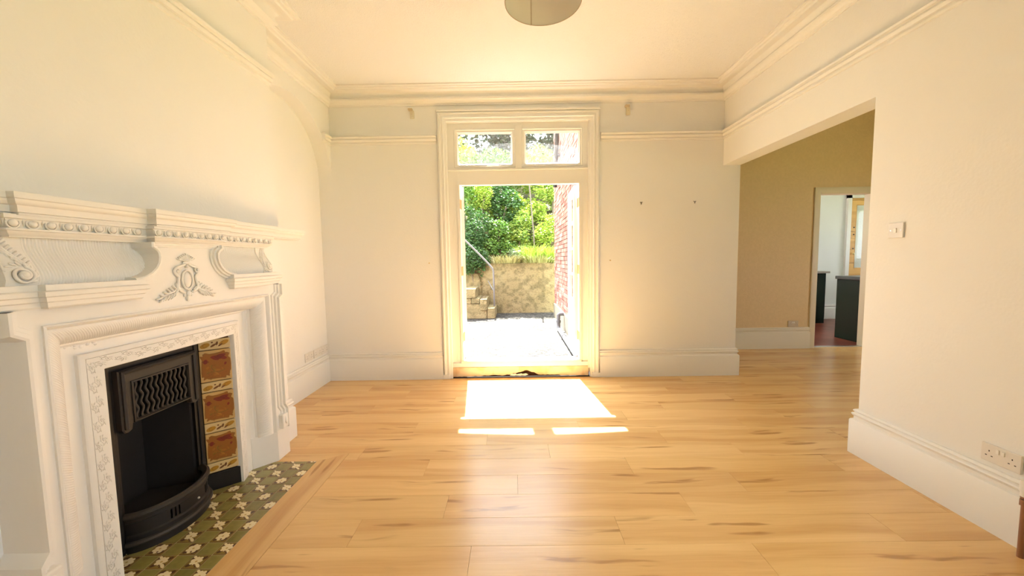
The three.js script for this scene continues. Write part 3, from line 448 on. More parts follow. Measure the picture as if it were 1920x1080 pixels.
  obj('firebox', [fb([[-0.205, -0.10], [-0.19, -0.10], [-0.12, -0.30], [-0.135, -0.31]], 0, 0.86), fb([[0.205, -0.10], [0.19, -0.10], [0.12, -0.30], [0.135, -0.31]], 0, 0.86), box(XB - 0.325, XB - 0.30, 0, 0.9, FZ - 0.14, FZ + 0.14), box(XB - 0.32, XB - 0.09, 0.85, 0.87, FZ - 0.21, FZ + 0.21), box(XB - 0.32, XB - 0.08, 0.0, 0.10, FZ - 0.2, FZ + 0.2)], M.soot, I);
  // hood with wavy bars
  const H = group('hood', I);
  const ho = [[-0.205, 0.845], [0.205, 0.845], [0.205, 0.575], [0.196, 0.560], [0.178, 0.556], [0.160, 0.566], [0.155, 0.590], [-0.155, 0.590], [-0.160, 0.566], [-0.178, 0.556], [-0.196, 0.560], [-0.205, 0.575]];
  obj('canopy', [slab(ho, -0.086, -0.056, FP, [[[-0.145, 0.605], [0.145, 0.605], [0.145, 0.775], [-0.145, 0.775]]], 0.004)], M.ironWorn, H);
  obj('rim', [sweep([[-0.150, 0.598], [-0.150, 0.782], [0.150, 0.782], [0.150, 0.598]], [[-0.004, -0.058], [-0.004, -0.050], [0.002, -0.048], [0.005, -0.054], [0.005, -0.06]], FP, { closed: true }), sweep([[-0.190, 0.575], [-0.190, 0.832], [0.190, 0.832], [0.190, 0.575]], [[-0.008, -0.058], [-0.008, -0.048], [0, -0.043], [0.008, -0.048], [0.008, -0.058]], FP)], M.ironWorn, H);
  for (let k = 0; k < 11; k++) { const s = -0.13 + k * 0.026, pts = []; for (let j = 0; j <= 18; j++) { const t = j / 18; pts.push(FP(s + 0.0055 * Math.sin(t * 6 * Math.PI), lerp(0.602, 0.778, t), -0.062)); } obj('wavy_bar', tube(pts, 0.0058, 36, 6), M.ironWorn, H); }
  // bowed basket front
  const B = group('basket_front', I), arc = (n, e = 0) => Array.from({ length: n + 1 }, (_, k) => { const t = lerp(-1, 1, k / n), s = 0.214 * Math.sin(t * 1.35) / Math.sin(1.35), d = -0.078 + (0.122 + e) * (Math.cos(t * 1.35) - Math.cos(1.35)) / (1 - Math.cos(1.35)); return [s, d]; });
  obj('top_rail', sweep(toPlan(arc(28)), [[-0.020, 0.170], [-0.014, 0.184], [0, 0.190], [0.012, 0.184], [0.014, 0.172], [0.006, 0.162], [-0.012, 0.160], [-0.020, 0.170]], PLAN), M.ironWorn, B);
  obj('front_band', [sweep(toPlan(arc(28)), [[-0.016, 0.166], [0.002, 0.166], [0.004, 0.145], [0.0, 0.140], [0.0, 0.135], [-0.008, 0.135]], PLAN), sweep(toPlan(arc(28)), [[-0.008, 0.090], [0.0, 0.090], [0.0, 0.085], [0.006, 0.078], [0.006, 0.0], [-0.016, 0.0]], PLAN)], M.iron, B);
  { const A = arc(200), cuts = [0, 50, 56, 62, 122, 128, 134, 200]; for (let k = 0; k < 7; k++) obj('slotted_band', sweep(toPlan(A.slice(cuts[k] + (k ? 2 : 0), cuts[k + 1] - (k < 6 ? 1 : 0) + 1)), [[-0.008, 0.136], [0.0, 0.136], [0.0, 0.089], [-0.008, 0.089]], PLAN), M.iron, B); }
  obj('bottom_rail', sweep(toPlan(arc(28)), [[0.002, 0.060], [0.016, 0.056], [0.020, 0.046], [0.014, 0.036], [0.004, 0.032]], PLAN), M.ironWorn, B);
  const A = arc(100);
  { const [s, d] = A[44]; obj('knob', ball(FP(s, 0.106, d + 0.006), [0.006, 0.006, 0.006]), M.steel, B); }
}

/* ------------------------------------------------------------------ hearth tiles */
{
  const H = tag(group('hearth'), 'hearth of small green and cream flowered tiles before the fireplace', 'hearth');
  const S = 0.0775, ax = -1.654, az = 1.8368, R = rng(31);
  obj('mortar_bed', [box(HEARTH.x0, HEARTH.x1, -0.012, 0.0005, HEARTH.z0, HEARTH.z1)], std(lin(0.52, 0.42, 0.28), 0.9), H);
  const greens = [0, 1, 2].map(i => new THREE.MeshPhysicalMaterial({ map: tex(64, 64, (u, v) => mix3([0.45, 0.43, 0.20], [0.60, 0.57, 0.32], clamp(0.3 * i + 0.7 * fbm(u * 4, v * 4, 41 + i, 3))), true), roughness: 0.35, clearcoat: 0.5, clearcoatRoughness: 0.2 }));
  const flowers = [0, 1].map(i => new THREE.MeshPhysicalMaterial({ roughness: 0.35, clearcoat: 0.5, clearcoatRoughness: 0.2, map: canvasTex(96, 96, (c, w) => {
    c.fillStyle = '#75592c'; c.fillRect(0, 0, w, w); c.fillStyle = '#8b7434'; c.fillRect(5, 5, w - 10, w - 10);
    c.fillStyle = '#4b2c14'; for (const [x, y] of [[24, 24], [74, 22], [22, 74], [74, 74]]) { c.beginPath(); c.ellipse(x, y, 15, 11, 0.8, 0, 7); c.fill(); }
    c.fillStyle = '#f2e6bd'; if (i) { for (let k = 0; k < 7; k++) { c.beginPath(); c.ellipse(48 + 19 * Math.cos(k * 0.9), 48 + 19 * Math.sin(k * 0.9), 17, 13, k * 0.9, 0, 7); c.fill(); } } else { for (let k = 0; k < 6; k++) { c.beginPath(); c.ellipse(44 + 16 * Math.cos(k), 54 + 16 * Math.sin(k), 16, 12, k, 0, 7); c.fill(); } c.beginPath(); c.ellipse(76, 22, 22, 8, -0.7, 0, 7); c.fill(); c.beginPath(); c.ellipse(18, 80, 14, 7, -0.7, 0, 7); c.fill(); }
    c.fillStyle = '#c9a95c'; c.beginPath(); c.arc(46, 50, 6, 0, 7); c.fill(); c.fillStyle = '#54301a'; c.beginPath(); c.arc(52, 26, 5, 0, 7); c.fill();
  }) }));
  const base = new RoundedBoxGeometry(S - 0.003, 0.010, S - 0.003, 1, 0.001), tg = flat(base); { const p = tg.attributes.position, uv = tg.attributes.uv; for (let i = 0; i < p.count; i++) uv.setXY(i, p.getX(i) / S + 0.5, p.getZ(i) / S + 0.5); }
  for (let c = -3; c < 5; c++) for (let r = -2; r < 14; r++) {
    const x0 = Math.max(ax + c * S, HEARTH.x0), x1 = Math.min(ax + (c + 1) * S, HEARTH.x1), z0 = Math.max(az + r * S, HEARTH.z0), z1 = Math.min(az + (r + 1) * S, HEARTH.z1);
    if (x1 - x0 < 0.012 || z1 - z0 < 0.012) continue;
    const cx = (x0 + x1) / 2, cz = (z0 + z1) / 2, s = cz - FZ;
    if (cx < XB + 0.012 && Math.abs(s) > 0.33 - (XB + 0.03 - cx) * 0.76) continue;
    const odd = ((c + r) % 2 + 2) % 2 === 1, m = odd ? flowers[Math.floor(R() * 2)] : greens[Math.floor(R() * 3)], full = x1 - x0 > S - 0.002 && z1 - z0 > S - 0.002;
    let g = tg; if (!full) { g = tg.clone(); const p = g.attributes.position, uv = g.attributes.uv, kx = (x1 - x0 - 0.003) / (S - 0.003), kz = (z1 - z0 - 0.003) / (S - 0.003); for (let i = 0; i < p.count; i++) { p.setX(i, p.getX(i) * kx); p.setZ(i, p.getZ(i) * kz); uv.setXY(i, (p.getX(i) + cx - ax - c * S) / S, (p.getZ(i) + cz - az - r * S) / S); } }
    const t = obj('tile', g, m, H); t.position.set(cx, -0.003 + (R() - 0.5) * 0.0008, cz);
  }
}

/* ------------------------------------------------------------------ small fittings in the room */
function plateOn(normal) { return normal; }
function wallThing(name, pos, turn, label, cat, grp) { const g = tag(group(name), label, cat, grp); g.position.set(...pos); g.rotation.y = turn; return g; }   // local +z points out of the wall
{
  const sw = wallThing('light_switch', [XR, 1.447, 1.896], -Math.PI / 2, 'white single light switch on the wall by the wide opening', 'light switch');
  obj('plate', rbox(-0.044, 0.044, -0.044, 0.044, 0, 0.010, 0.003, 2), M.plate, sw);
  { const r = obj('rocker', rbox(-0.007, 0.007, -0.014, 0.014, 0.008, 0.0145, 0.002), M.white, sw); r.rotation.x = 0.06; }
  for (const s of [-1, 1]) obj('screw', rod([s * 0.030, 0, 0.009], [s * 0.030, 0, 0.0108], 0.0035), M.steel, sw);
  function socket(pos, turn, label, grp, mat = M.plate) {
    const k = wallThing('wall_socket', pos, turn, label, 'wall socket', grp);
    obj('plate', rbox(-0.073, 0.073, -0.043, 0.043, 0, 0.010, 0.003, 2), mat, k);
    for (const s of [-1, 1]) {
      obj('pin_hole', [box(s * 0.042 - 0.002, s * 0.042 + 0.002, 0.006, 0.013, 0.008, 0.0104)], M.dark, k);
      for (const q of [-1, 1]) obj('pin_hole', [box(s * 0.042 + q * 0.011 - 0.0035, s * 0.042 + q * 0.011 + 0.0035, -0.015, -0.011, 0.008, 0.0104)], M.dark, k);
      obj('rocker', rbox(s * 0.010 - 0.006, s * 0.010 + 0.006, 0.008, 0.030, 0.008, 0.014, 0.002), M.white, k);
    }
    return k;
  }
  socket([XR, 0.366, 2.447], -Math.PI / 2, 'white double socket above the right wall skirting by the copper pipe');
  socket([XL, 0.366, 0.392], Math.PI / 2, 'white alcove socket nearest the chimney breast in the row of three', 'sockets in the alcove');
  socket([XL, 0.366, 0.226], Math.PI / 2, 'white alcove socket in the middle of the row of three', 'sockets in the alcove');
  socket([XL, 0.366, 0.077], Math.PI / 2, 'white alcove socket nearest the room corner in the row of three', 'sockets in the alcove');
  socket([3.872, 0.347, -1.17], 0, 'tan double socket on the far wall of the next room', null, std(lin(0.62, 0.52, 0.40), 0.45));
  // curtain pole brackets beside the garden door
  for (const [x, l] of [[-1.095, 'small bare curtain bracket on the wall between the door and the alcove'], [1.181, 'small bare curtain bracket on the wall between the door and the wide opening']]) {
    const b = wallThing('curtain_bracket', [x, 2.868, 0], 0, l, 'bracket');
    obj('block', rbox(-0.014, 0.028, -0.06, 0.02, 0, 0.022, 0.003), std(lin(0.74, 0.68, 0.52), 0.6), b);
    obj('arm', [rbox(-0.028, 0.016, 0.018, 0.036, 0, 0.05, 0.004), rod([0.006, -0.02, 0.02], [0.006, -0.02, 0.028], 0.004)], std(lin(0.66, 0.56, 0.40), 0.5), b);
  }
  for (const [x, y, l] of [[1.337, 1.888, 'tiny dark hook on the back wall nearer the garden door frame'], [1.91, 1.89, 'tiny dark hook on the back wall nearer the wide opening']]) {
    const h = wallThing('wall_hook', [x, y, 0], 0, l, 'hook');
    obj('wire', [tube([[-0.011, 0.014, 0.004], [0, 0.002, 0.012], [0.011, 0.014, 0.004]], 0.003, 14, 6), rod([0, -0.012, 0.006], [0, 0.004, 0.011], 0.003)], M.dark, h);
    obj('rose', ball([0, -0.003, 0.001], [0.007, 0.009, 0.004]), M.plate, h);
  }
  for (const [x, y, l] of [[-0.958, 1.286, 'small screw left in the wall on the alcove side of the garden door'], [1.003, 1.285, 'small screw left in the wall on the opening side of the garden door']]) {
    const h = wallThing('wall_screw', [x, y, 0], 0, l, 'screw');
    obj('shank', rod([0, 0, 0], [0.004, -0.002, 0.018], 0.003), M.dark, h); obj('head', ball([0.004, -0.002, 0.019], [0.007, 0.007, 0.003]), M.brass, h);
  }
  // copper radiator pipe with a white valve head
  const p = tag(group('radiator_pipe'), 'copper radiator pipe with a white valve rising by the right wall', 'pipe'); p.position.set(2.125, 0, 2.595);
  obj('pipe', rod([0, 0, 0], [0, 0.25, 0], 0.011, 16), M.copper, p); obj('nut', [rod([0, 0.232, 0], [0, 0.258, 0], 0.017, 6), rod([0, 0.263, 0], [0, 0.272, 0], 0.015, 16)], M.copper, p);
  obj('valve_head', [rod([0, 0.272, 0], [0, 0.30, 0], 0.016, 20), flat(new THREE.CylinderGeometry(0.018, 0.020, 0.045, 20)).translate(0, 0.318, 0)], M.white, p); obj('tail', rod([0, 0.285, 0], [0, 0.285, 0.10], 0.010, 12), M.steel, p);
  // pendant drum shade, unlit
  const l = tag(group('pendant_shade'), 'pale fabric drum lampshade hanging from the ceiling', 'lampshade'); l.position.set(0.138, 2.67, 2.02);
  const fabric = new THREE.MeshPhysicalMaterial({ color: lin(0.86, 0.82, 0.74), roughness: 0.95, transmission: 0.5, thickness: 0, side: THREE.DoubleSide });
  obj('drum', flat(new THREE.LatheGeometry([[0.203, 0], [0.203, 0.24], [0.201, 0.24], [0.201, 0]].map(q => new THREE.Vector2(...q)), 64)), fabric, l);
  for (const y of [0.001, 0.239]) obj('rim_wire', flat(new THREE.TorusGeometry(0.203, 0.0022, 6, 64).rotateX(Math.PI / 2).translate(0, y, 0)), std(lin(0.45, 0.33, 0.22), 0.6), l);
  obj('seam', box(-0.058, -0.050, 0.002, 0.238, -0.1945, -0.1925), std(lin(0.60, 0.50, 0.40), 0.9), l);
  obj('spider', [0, 1, 2].map(k => rod([0, 0.2, 0], [0.2 * Math.cos(k * 2.1 + 0.3), 0.225, 0.2 * Math.sin(k * 2.1 + 0.3)], 0.002, 6)), M.steel, l);
  obj('bulb_holder', [rod([0, 0.15, 0], [0, 0.23, 0], 0.018, 16)], M.white, l); obj('bulb', [ball([0, 0.105, 0], [0.030, 0.040, 0.030], 16, 12)], std(lin(0.85, 0.85, 0.82), 0.3), l);
  obj('cord', rod([0, 0.22, 0], [0, 0.43, 0], 0.0035, 8), M.white, l); obj('ceiling_rose', flat(new THREE.CylinderGeometry(0.045, 0.05, 0.025, 28)).translate(0, 0.4175, 0), M.white, l);
}

/* ------------------------------------------------------------------ kitchen beyond the next room */
{
  const rect = (a0, a1, b0, b1) => [[a0, b0], [a1, b0], [a1, b1], [a0, b1]];
  const D = struct(group('door_kitchen'), 'cream door casing to the kitchen in the tan wall');
  obj('casing', sweep([[4.17, 0], [4.17, 2.15], [4.91, 2.15], [4.91, 0]], [[-0.075, -1.17], [-0.075, -1.152], [-0.05, -1.146], [-0.02, -1.152], [0, -1.155], [0.012, -1.165], [0.012, -1.30], [0, -1.30]], FACE), std(lin(0.74, 0.66, 0.50), 0.5), D);
  obj('threshold_strip', rbox(4.17, 4.91, -0.004, 0.006, -1.26, -1.20, 0.002), M.steel, D);
  struct(obj('floor_kitchen', box(1.4, 8.2, -0.1, -0.001, -3.7, -1.235), std(lin(1, 1, 1), 0.35, { map: mottle(85, [0.42, 0.20, 0.16], [0.52, 0.28, 0.22], 6) })));
  struct(obj('wall_kitchen_far', slab([[1.4, -0.1], [8.2, -0.1], [8.2, YC], [1.4, YC]], -3.8, -3.6, FACE, [rect(1.8, 4.65, 0.95, 2.9)]), M.kitchenWall), 'pale white kitchen wall');
  struct(obj('wall_kitchen_side', [slab(rect(-3.6, -1.29, -0.1, YC), 8.0, 8.2, (a, b, c) => [c, b, a], [rect(-3.1, -2.1, 1.2, 2.3)]), box(1.4, 1.6, -0.1, YC, -3.6, -1.29), box(6.29, 8.2, -0.1, YC, -1.29, -1.17), slab([[1.6, 0], [4.16, 0], [4.16, 2.16], [4.92, 2.16], [4.92, 0], [8, 0], [8, YC], [1.6, YC]], -1.31, -1.291, FACE)], M.kitchenWall));
  struct(obj('ceiling_kitchen', box(1.4, 8.2, YC, YC + 0.3, -3.8, -1.29), M.kitchenWall));
  struct(obj('baseboard_kitchen', sweep([[6.62, -3.6], [1.6, -3.6]], SK, PLAN), M.white));
  { const w = struct(group('window_kitchen')); obj('frame', sweep(rect(1.8, 4.65, 0.95, 2.9).reverse(), [[0, -3.74], [0, -3.68], [0.06, -3.68], [0.06, -3.74]], FACE, { closed: true }), M.white, w); obj('pane', box(1.84, 4.61, 0.98, 2.87, -3.712, -3.708), M.glass, w); }
  const green = new THREE.MeshPhysicalMaterial({ color: lin(0.010, 0.020, 0.012), roughness: 0.55, specularIntensity: 0.35 }), top = std(lin(0.42, 0.40, 0.36), 0.3);
  const c1 = tag(group('kitchen_cabinet'), 'black-green kitchen cabinet end panel just inside the kitchen doorway', 'cabinet'); c1.position.set(5.045, 0, -1.85);
  obj('body', rbox(0.02, 0.62, 0, 0.925, 0, 0.50, 0.003), green, c1); obj('end_panel', rbox(0, 0.022, 0, 0.925, -0.01, 0.51, 0.003), green, c1);
  const t1 = obj('worktop', rbox(5.025, 5.68, 0.926, 0.975, -1.875, -1.335, 0.006), std(lin(0.03, 0.035, 0.03), 0.3)); tag(t1, 'dark worktop on the cabinet just inside the kitchen doorway', 'worktop');
  const c2 = tag(group('kitchen_cabinet'), 'black-green kitchen cabinet against the far kitchen wall', 'cabinet'); c2.position.set(4.4, 0, -3.56);
  obj('body', rbox(0, 1.48, 0.0, 0.955, 0, 0.46, 0.003), green, c2); for (let k = 0; k < 3; k++) { const dr = obj('cabinet_door', rbox(0.01 + k * 0.493, 0.48 + k * 0.493, 0.10, 0.95, 0.46, 0.48, 0.003), green, c2); obj('handle', rod([0.06 + k * 0.493, 0.75, 0.49], [0.06 + k * 0.493, 0.88, 0.49], 0.005), M.steel, dr); }
  const t2 = obj('worktop', rbox(4.38, 5.92, 0.957, 0.995, -3.595, -3.05, 0.006), top); tag(t2, 'grey worktop on the cabinet against the far kitchen wall', 'worktop');
  const pine = std(lin(1, 1, 1), 0.5, { map: rep(oakMap, 0.4, 0.8), color: lin(0.95, 0.86, 0.62) });
  const pd = struct(group('door_pine'), 'stripped pine door with a tall glass panel in the kitchen'); pd.position.set(6.70, 0, -3.6);
  obj('frame', [box(-0.075, 0, 0, 2.50, 0, 0.05), box(0.86, 0.935, 0, 2.50, 0, 0.05), box(-0.075, 0.935, 2.42, 2.50, 0, 0.05)], M.white, pd);
  obj('stile', rbox(0, 0.105, 0.005, 2.415, 0, 0.035, 0.003), pine, pd); obj('stile', rbox(0.725, 0.86, 0.005, 2.415, 0, 0.035, 0.003), pine, pd); obj('rail', rbox(0.10, 0.73, 2.29, 2.415, 0, 0.035, 0.003), pine, pd); obj('rail', rbox(0.10, 0.73, 0.005, 1.02, 0, 0.035, 0.003), pine, pd);
  obj('bead', sweep([[0.105, 1.02], [0.105, 2.29], [0.725, 2.29], [0.725, 1.02]], [[0, 0.035], [0.004, 0.038], [0.014, 0.030], [0.014, 0.012]], FACE, { closed: true }), pine, pd);
  obj('pane', box(0.105, 0.725, 1.02, 2.29, 0.010, 0.016), new THREE.MeshPhysicalMaterial({ color: lin(0.75, 0.78, 0.70), roughness: 0.25, clearcoat: 1, bumpMap: rep(plaster, 4, 4), bumpScale: 0.01 }), pd);
  obj('knob', [ball([0.065, 1.32, 0.06], [0.022, 0.022, 0.018], 12, 8)], M.brass, pd); for (const y of [1.42, 1.70, 1.84]) obj('lock', rod([0.07, y, 0.03], [0.07, y, 0.045], 0.012), M.dark, pd);
  obj('hinge', rbox(-0.012, 0.004, 2.10, 2.20, 0.03, 0.045, 0.002), M.brass, pd);
}

/* ------------------------------------------------------------------ yard and garden */
{
  const conc = std(lin(1, 1, 1), 0.9, { map: tex(1024, 1024, (u, v) => { const a = fbm(u * 10, v * 10, 201, 5, 10, 10), b = smooth(0.42, 0.62, fbm(u * 60, v * 60, 205, 3, 60, 60)), e = smooth(0.5, 0.7, fbm(u * 5, v * 5, 207, 4, 5, 5)); return sc(mix3(mix3([0.40, 0.39, 0.36], [0.30, 0.29, 0.26], a), [0.13, 0.13, 0.115], clamp(b * 0.75 + e * 0.25)), 1); }, true), bumpMap: rep(woodchip, 1.3, 1.3), bumpScale: 0.02 });
  conc.map.repeat.set(0.5, 0.5);
  struct(obj('ground_yard', box(-4, 0.95, -0.15, 0.0, -5.2, -0.25), conc), 'pale rough concrete yard');
  const lawn = std(lin(1, 1, 1), 0.95, { map: mottle(211, [0.46, 0.50, 0.30], [0.58, 0.60, 0.42], 8) });
  struct(obj('ground_front', box(-30, 30, -0.4, -0.25, ZREAR + 0.3, 40), lawn));
  struct(obj('ground_side', [box(-30, -4, -0.4, -0.25, -12, ZREAR + 0.3), box(8.2, 30, -0.4, -0.25, -12, ZREAR + 0.3), box(XN, 8.2, -0.4, -0.25, -1.17, ZREAR + 0.3), box(0.95, 8.2, -0.4, -0.25, -12, -3.8)], lawn));
  const render = std(lin(1, 1, 1), 0.92, { map: tex(1024, 512, (u, v) => { const a = fbm(u * 10, v * 5, 221, 6, 10, 5), b = smooth(0.40, 0.75, fbm(u * 26, v * 14, 225, 6, 26, 14)), c = smooth(0.55, 0.8, fbm(u * 90, v * 50, 228, 3, 90, 50)); return mix3(mix3([0.62, 0.57, 0.42], [0.54, 0.49, 0.33], a), [0.38, 0.35, 0.23], clamp(b * 0.55 + c * 0.35)); }, true), bumpMap: plaster, bumpScale: 0.03 });
  render.map.repeat.set(0.4, 0.8);
  const rw = tag(group('retaining_wall'), 'mossy rendered retaining wall at the back of the yard', 'garden wall');
  const R0 = rng(63), topE = []; for (let k = 0; k <= 40; k++) topE.push([lerp(1.3, -4, k / 40), 1.20 + 0.035 * R0()]);
  obj('face', slab([[-4, -0.1], [1.3, -0.1], ...topE], -5.45, -5.09, FACE), render, rw);
  obj('buttress', [slab([[-1.6, 0], [-0.86, 0], [-0.84, 0.75], [-0.92, 0.98], [-1.6, 1.02]], -5.12, -5.02, FACE, [], 0.01)], render, rw);
  // steps
  const st = tag(group('garden_steps'), 'weathered concrete block steps climbing left along the retaining wall', 'steps');
  const sb = (x0, x1, y0, y1, z0, z1) => obj('step_block', rbox(x0, x1, y0, y1, z0, z1, 0.014, 2), render, st);
  sb(-0.645, -0.462, 0, 0.235, -5.01, -4.24); sb(-0.80, -0.645, 0.19, 0.44, -5.01, -4.20); sb(-0.985, -0.805, 0.34, 0.455, -5.01, -4.215); sb(-1.35, -0.65, 0.0, 0.335, -5.01, -4.23); sb(-1.8, -0.89, 0.46, 0.67, -5.01, -4.21); sb(-1.8, -0.99, 0.335, 0.46, -5.01, -4.225); sb(-1.8, -1.36, 0.0, 0.33, -5.01, -4.235);
  obj('fallen_leaves', Array.from({ length: 14 }, (_, k) => { const Q = rng(k + 90); return ball([-0.80 + Q() * 0.14, 0.446, -4.9 + Q() * 0.6], [0.025, 0.004, 0.018], 6, 4, [0, Q() * 3, 0]); }), std(lin(0.25, 0.20, 0.12), 0.9), st);
  const hr = tag(group('handrail'), 'grey tubular handrail bent down beside the garden steps', 'handrail');
  const galv = std(lin(0.16, 0.155, 0.145), 0.6);
  obj('rail', tube([[-1.9, 2.50, -4.6], [-1.15, 1.765, -4.6], [-0.56, 1.145, -4.6], [-0.515, 1.07, -4.6], [-0.505, 0.9, -4.6], [-0.50, 0.19, -4.6]], 0.021, 60, 10), galv, hr);
  obj('brace', rod([-0.505, 0.58, -4.6], [-0.66, 0.80, -4.98], 0.010), galv, hr);
  // brick side wall: bricks proud of the mortar
  const bw = tag(group('brick_wall'), 'tall red brick side wall of the house along the yard', 'brick wall');
  obj('mortar', box(0.925, 1.25, 0, 4.9, -4.55, -0.25), std(lin(0.36, 0.31, 0.27), 0.95), bw);
  { const pos = [], col = [], nor = [], R = rng(123), H = 0.075, LB = 0.225, tmp = new THREE.BoxGeometry(1, 1, 1).toNonIndexed(), tp = tmp.attributes.position, tn = tmp.attributes.normal;
    for (let r = 0; 0.30 + r * H < 4.85; r++) for (let z = -4.55 + (r % 2 ? -LB / 2 : 0); z < -0.3; z += LB) {
      const z0 = Math.max(z, -4.55) + 0.005, z1 = Math.min(z + LB, -0.26) - 0.005; if (z1 - z0 < 0.03) continue;
      const y0 = 0.30 + r * H + 0.005, e = 0.006 + 0.012 * R(), k = R(), c = mix3([0.27, 0.095, 0.070], [0.40, 0.205, 0.155], k), b = 0.8 + 0.4 * R();
      for (let i = 0; i < tp.count; i++) { pos.push(0.915 + tp.getX(i) * 0.03 - e, y0 + (tp.getY(i) + 0.5) * (H - 0.010), lerp(z0, z1, tp.getZ(i) + 0.5)); nor.push(tn.getX(i), tn.getY(i), tn.getZ(i)); col.push(c[0] * b, c[1] * b, c[2] * b); }
    }
    const g = new THREE.BufferGeometry(); g.setAttribute('position', new THREE.Float32BufferAttribute(pos, 3)); g.setAttribute('normal', new THREE.Float32BufferAttribute(nor, 3)); g.setAttribute('color', new THREE.Float32BufferAttribute(col, 3));
    const m = obj('brick', g, std(lin(1, 1, 1), 0.85, { vertexColors: true }), bw); m.userData.kind = 'stuff'; }
  obj('plinth', box(0.86, 0.93, 0, 0.30, -4.5, -0.3), std(lin(0.22, 0.195, 0.14), 0.9), bw);
  const dp = tag(group('drain_pipe'), 'grey drain pipe bending out of the brick wall onto the yard floor', 'pipe'); dp.position.set(0, 0, 0);
  obj('pipe', [tube([[0.855, 0.31, -2.70], [0.80, 0.31, -2.70], [0.76, 0.30, -2.70], [0.757, 0.26, -2.70], [0.757, 0.09, -2.70], [0.757, 0.05, -2.67], [0.757, 0.045, -2.55], [0.757, 0.045, -0.6]], 0.034, 90, 10)], std(lin(0.14, 0.145, 0.15), 0.5), dp);
  for (const c of [rod([0.757, 0.15, -2.70], [0.757, 0.20, -2.70], 0.042, 12), rod([0.757, 0.045, -2.0], [0.757, 0.045, -1.94], 0.042, 12)]) obj('collar', c, std(lin(0.13, 0.135, 0.14), 0.5), dp);
  const gp = tag(group('downpipe'), 'black downpipe slanting across the upper brick wall', 'pipe');
  obj('pipe', [tube([[0.82, 4.2, -3.1], [0.82, 3.6, -3.3], [0.82, 2.95, -3.6], [0.82, 2.75, -3.68]], 0.04, 30, 8)], M.dark, gp); obj('bracket', box(0.84, 0.885, 3.3, 3.34, -3.5, -3.38), M.dark, gp);

  // planted bank
  const soil = std(lin(1, 1, 1), 0.95, { map: mottle(241, [0.24, 0.22, 0.12], [0.38, 0.36, 0.20], 12, 5) });
  struct(obj('garden_bank', gridSurf(60, 40, (u, v) => { const x = lerp(-6, 2.5, u), t = v, z = lerp(-5.3, -14, t); return [x, 1.14 + 5.2 * t ** 0.85 + 0.35 * (fbm(u * 9, v * 9, 251, 3) - 0.5) * smooth(0, 0.1, t), z]; }), soil));
  const leafMats = {};
  function leafMat(key, c) { return leafMats[key] ??= new THREE.MeshPhysicalMaterial({ color: lin(1, 1, 1), vertexColors: true, roughness: 0.55, transmission: 0.35, thickness: 0, side: THREE.DoubleSide }); }
  function foliage(n, L, cols, R, place) {
    const pos = [], col = [], v = new THREE.Vector3(), q = new THREE.Quaternion(), e = new THREE.Euler();
    for (let k = 0; k < n; k++) {
      const s = place(R); e.set((R() - 0.5) * 1.6 - 0.2, R() * 6.283, (R() - 0.5) * 1.6); q.setFromEuler(e); const l = L * (0.6 + 0.8 * R()), w = l * (0.24 + 0.12 * R()), c = mix3(cols[0], cols[1], R()), b = 0.8 + 0.4 * R();
      const P = [[0, 0, 0], [-w, 0.12 * l, l * 0.45], [0, -0.04 * l, l * 0.5], [w, 0.12 * l, l * 0.45], [0, -0.1 * l, l]].map(a => v.set(...a).applyQuaternion(q).toArray().map((t, i) => t + s[i]));
      for (const t of [[0, 1, 2], [0, 2, 3], [1, 4, 2], [2, 4, 3]]) for (const i of t) { pos.push(...P[i]); col.push(c[0] * b, c[1] * b, c[2] * b); }
    }
    const g = new THREE.BufferGeometry(); g.setAttribute('position', new THREE.Float32BufferAttribute(pos, 3)); g.setAttribute('color', new THREE.Float32BufferAttribute(col, 3)); g.computeVertexNormals(); return g;
  }
  const bark = std(lin(0.16, 0.13, 0.09), 0.9);
  const DARK = [[0.03, 0.10, 0.02], [0.10, 0.22, 0.05]], MID = [[0.08, 0.21, 0.03], [0.22, 0.38, 0.06]], BRIGHT = [[0.24, 0.40, 0.03], [0.46, 0.56, 0.09]], PALE = [[0.30, 0.42, 0.20], [0.45, 0.55, 0.32]], DEEP = [[0.015, 0.035, 0.012], [0.03, 0.06, 0.02]];
  let seed = 300;
  function shrub(name, label, [x, y, z], [rx, ry, rz], n0, L0, cols, category = 'shrub', grp = 'plants on the garden bank') {
    const n = Math.round(n0 * 1.7), L = L0 * 0.76, R = rng(seed++), g = tag(group(name), label, category, grp); g.position.set(x, y, z);
    const lumps = Array.from({ length: 9 }, () => { const a = R() * 6.283, u = R() * 2 - 0.7, k = Math.sqrt(Math.max(0, 1 - u * u)) * 0.65; return [k * Math.cos(a) * rx, u * 0.6 * ry, k * Math.sin(a) * rz, 0.35 + 0.3 * R()]; });
    const f = obj('foliage', foliage(n, L, cols, R, R2 => { const b = lumps[Math.floor(R2() * 9)], a = R2() * 6.283, u = R2() * 2 - 1, k = Math.sqrt(1 - u * u), r = b[3] * Math.cbrt(0.3 + 0.7 * R2()); return [b[0] + r * rx * k * Math.cos(a), b[1] + r * ry * u, b[2] + r * rz * k * Math.sin(a)]; }), leafMat('l'), g);
    f.userData.kind = 'stuff';
    obj('stem', [0, 1, 2].map(i => tube([[0, -ry * 1.3, 0], [lumps[i][0] * 0.4, -ry * 0.4, lumps[i][2] * 0.4], [lumps[i][0], lumps[i][1], lumps[i][2]]], 0.012 + 0.02 * rx, 10, 5)), bark, g);
    return g;
  }
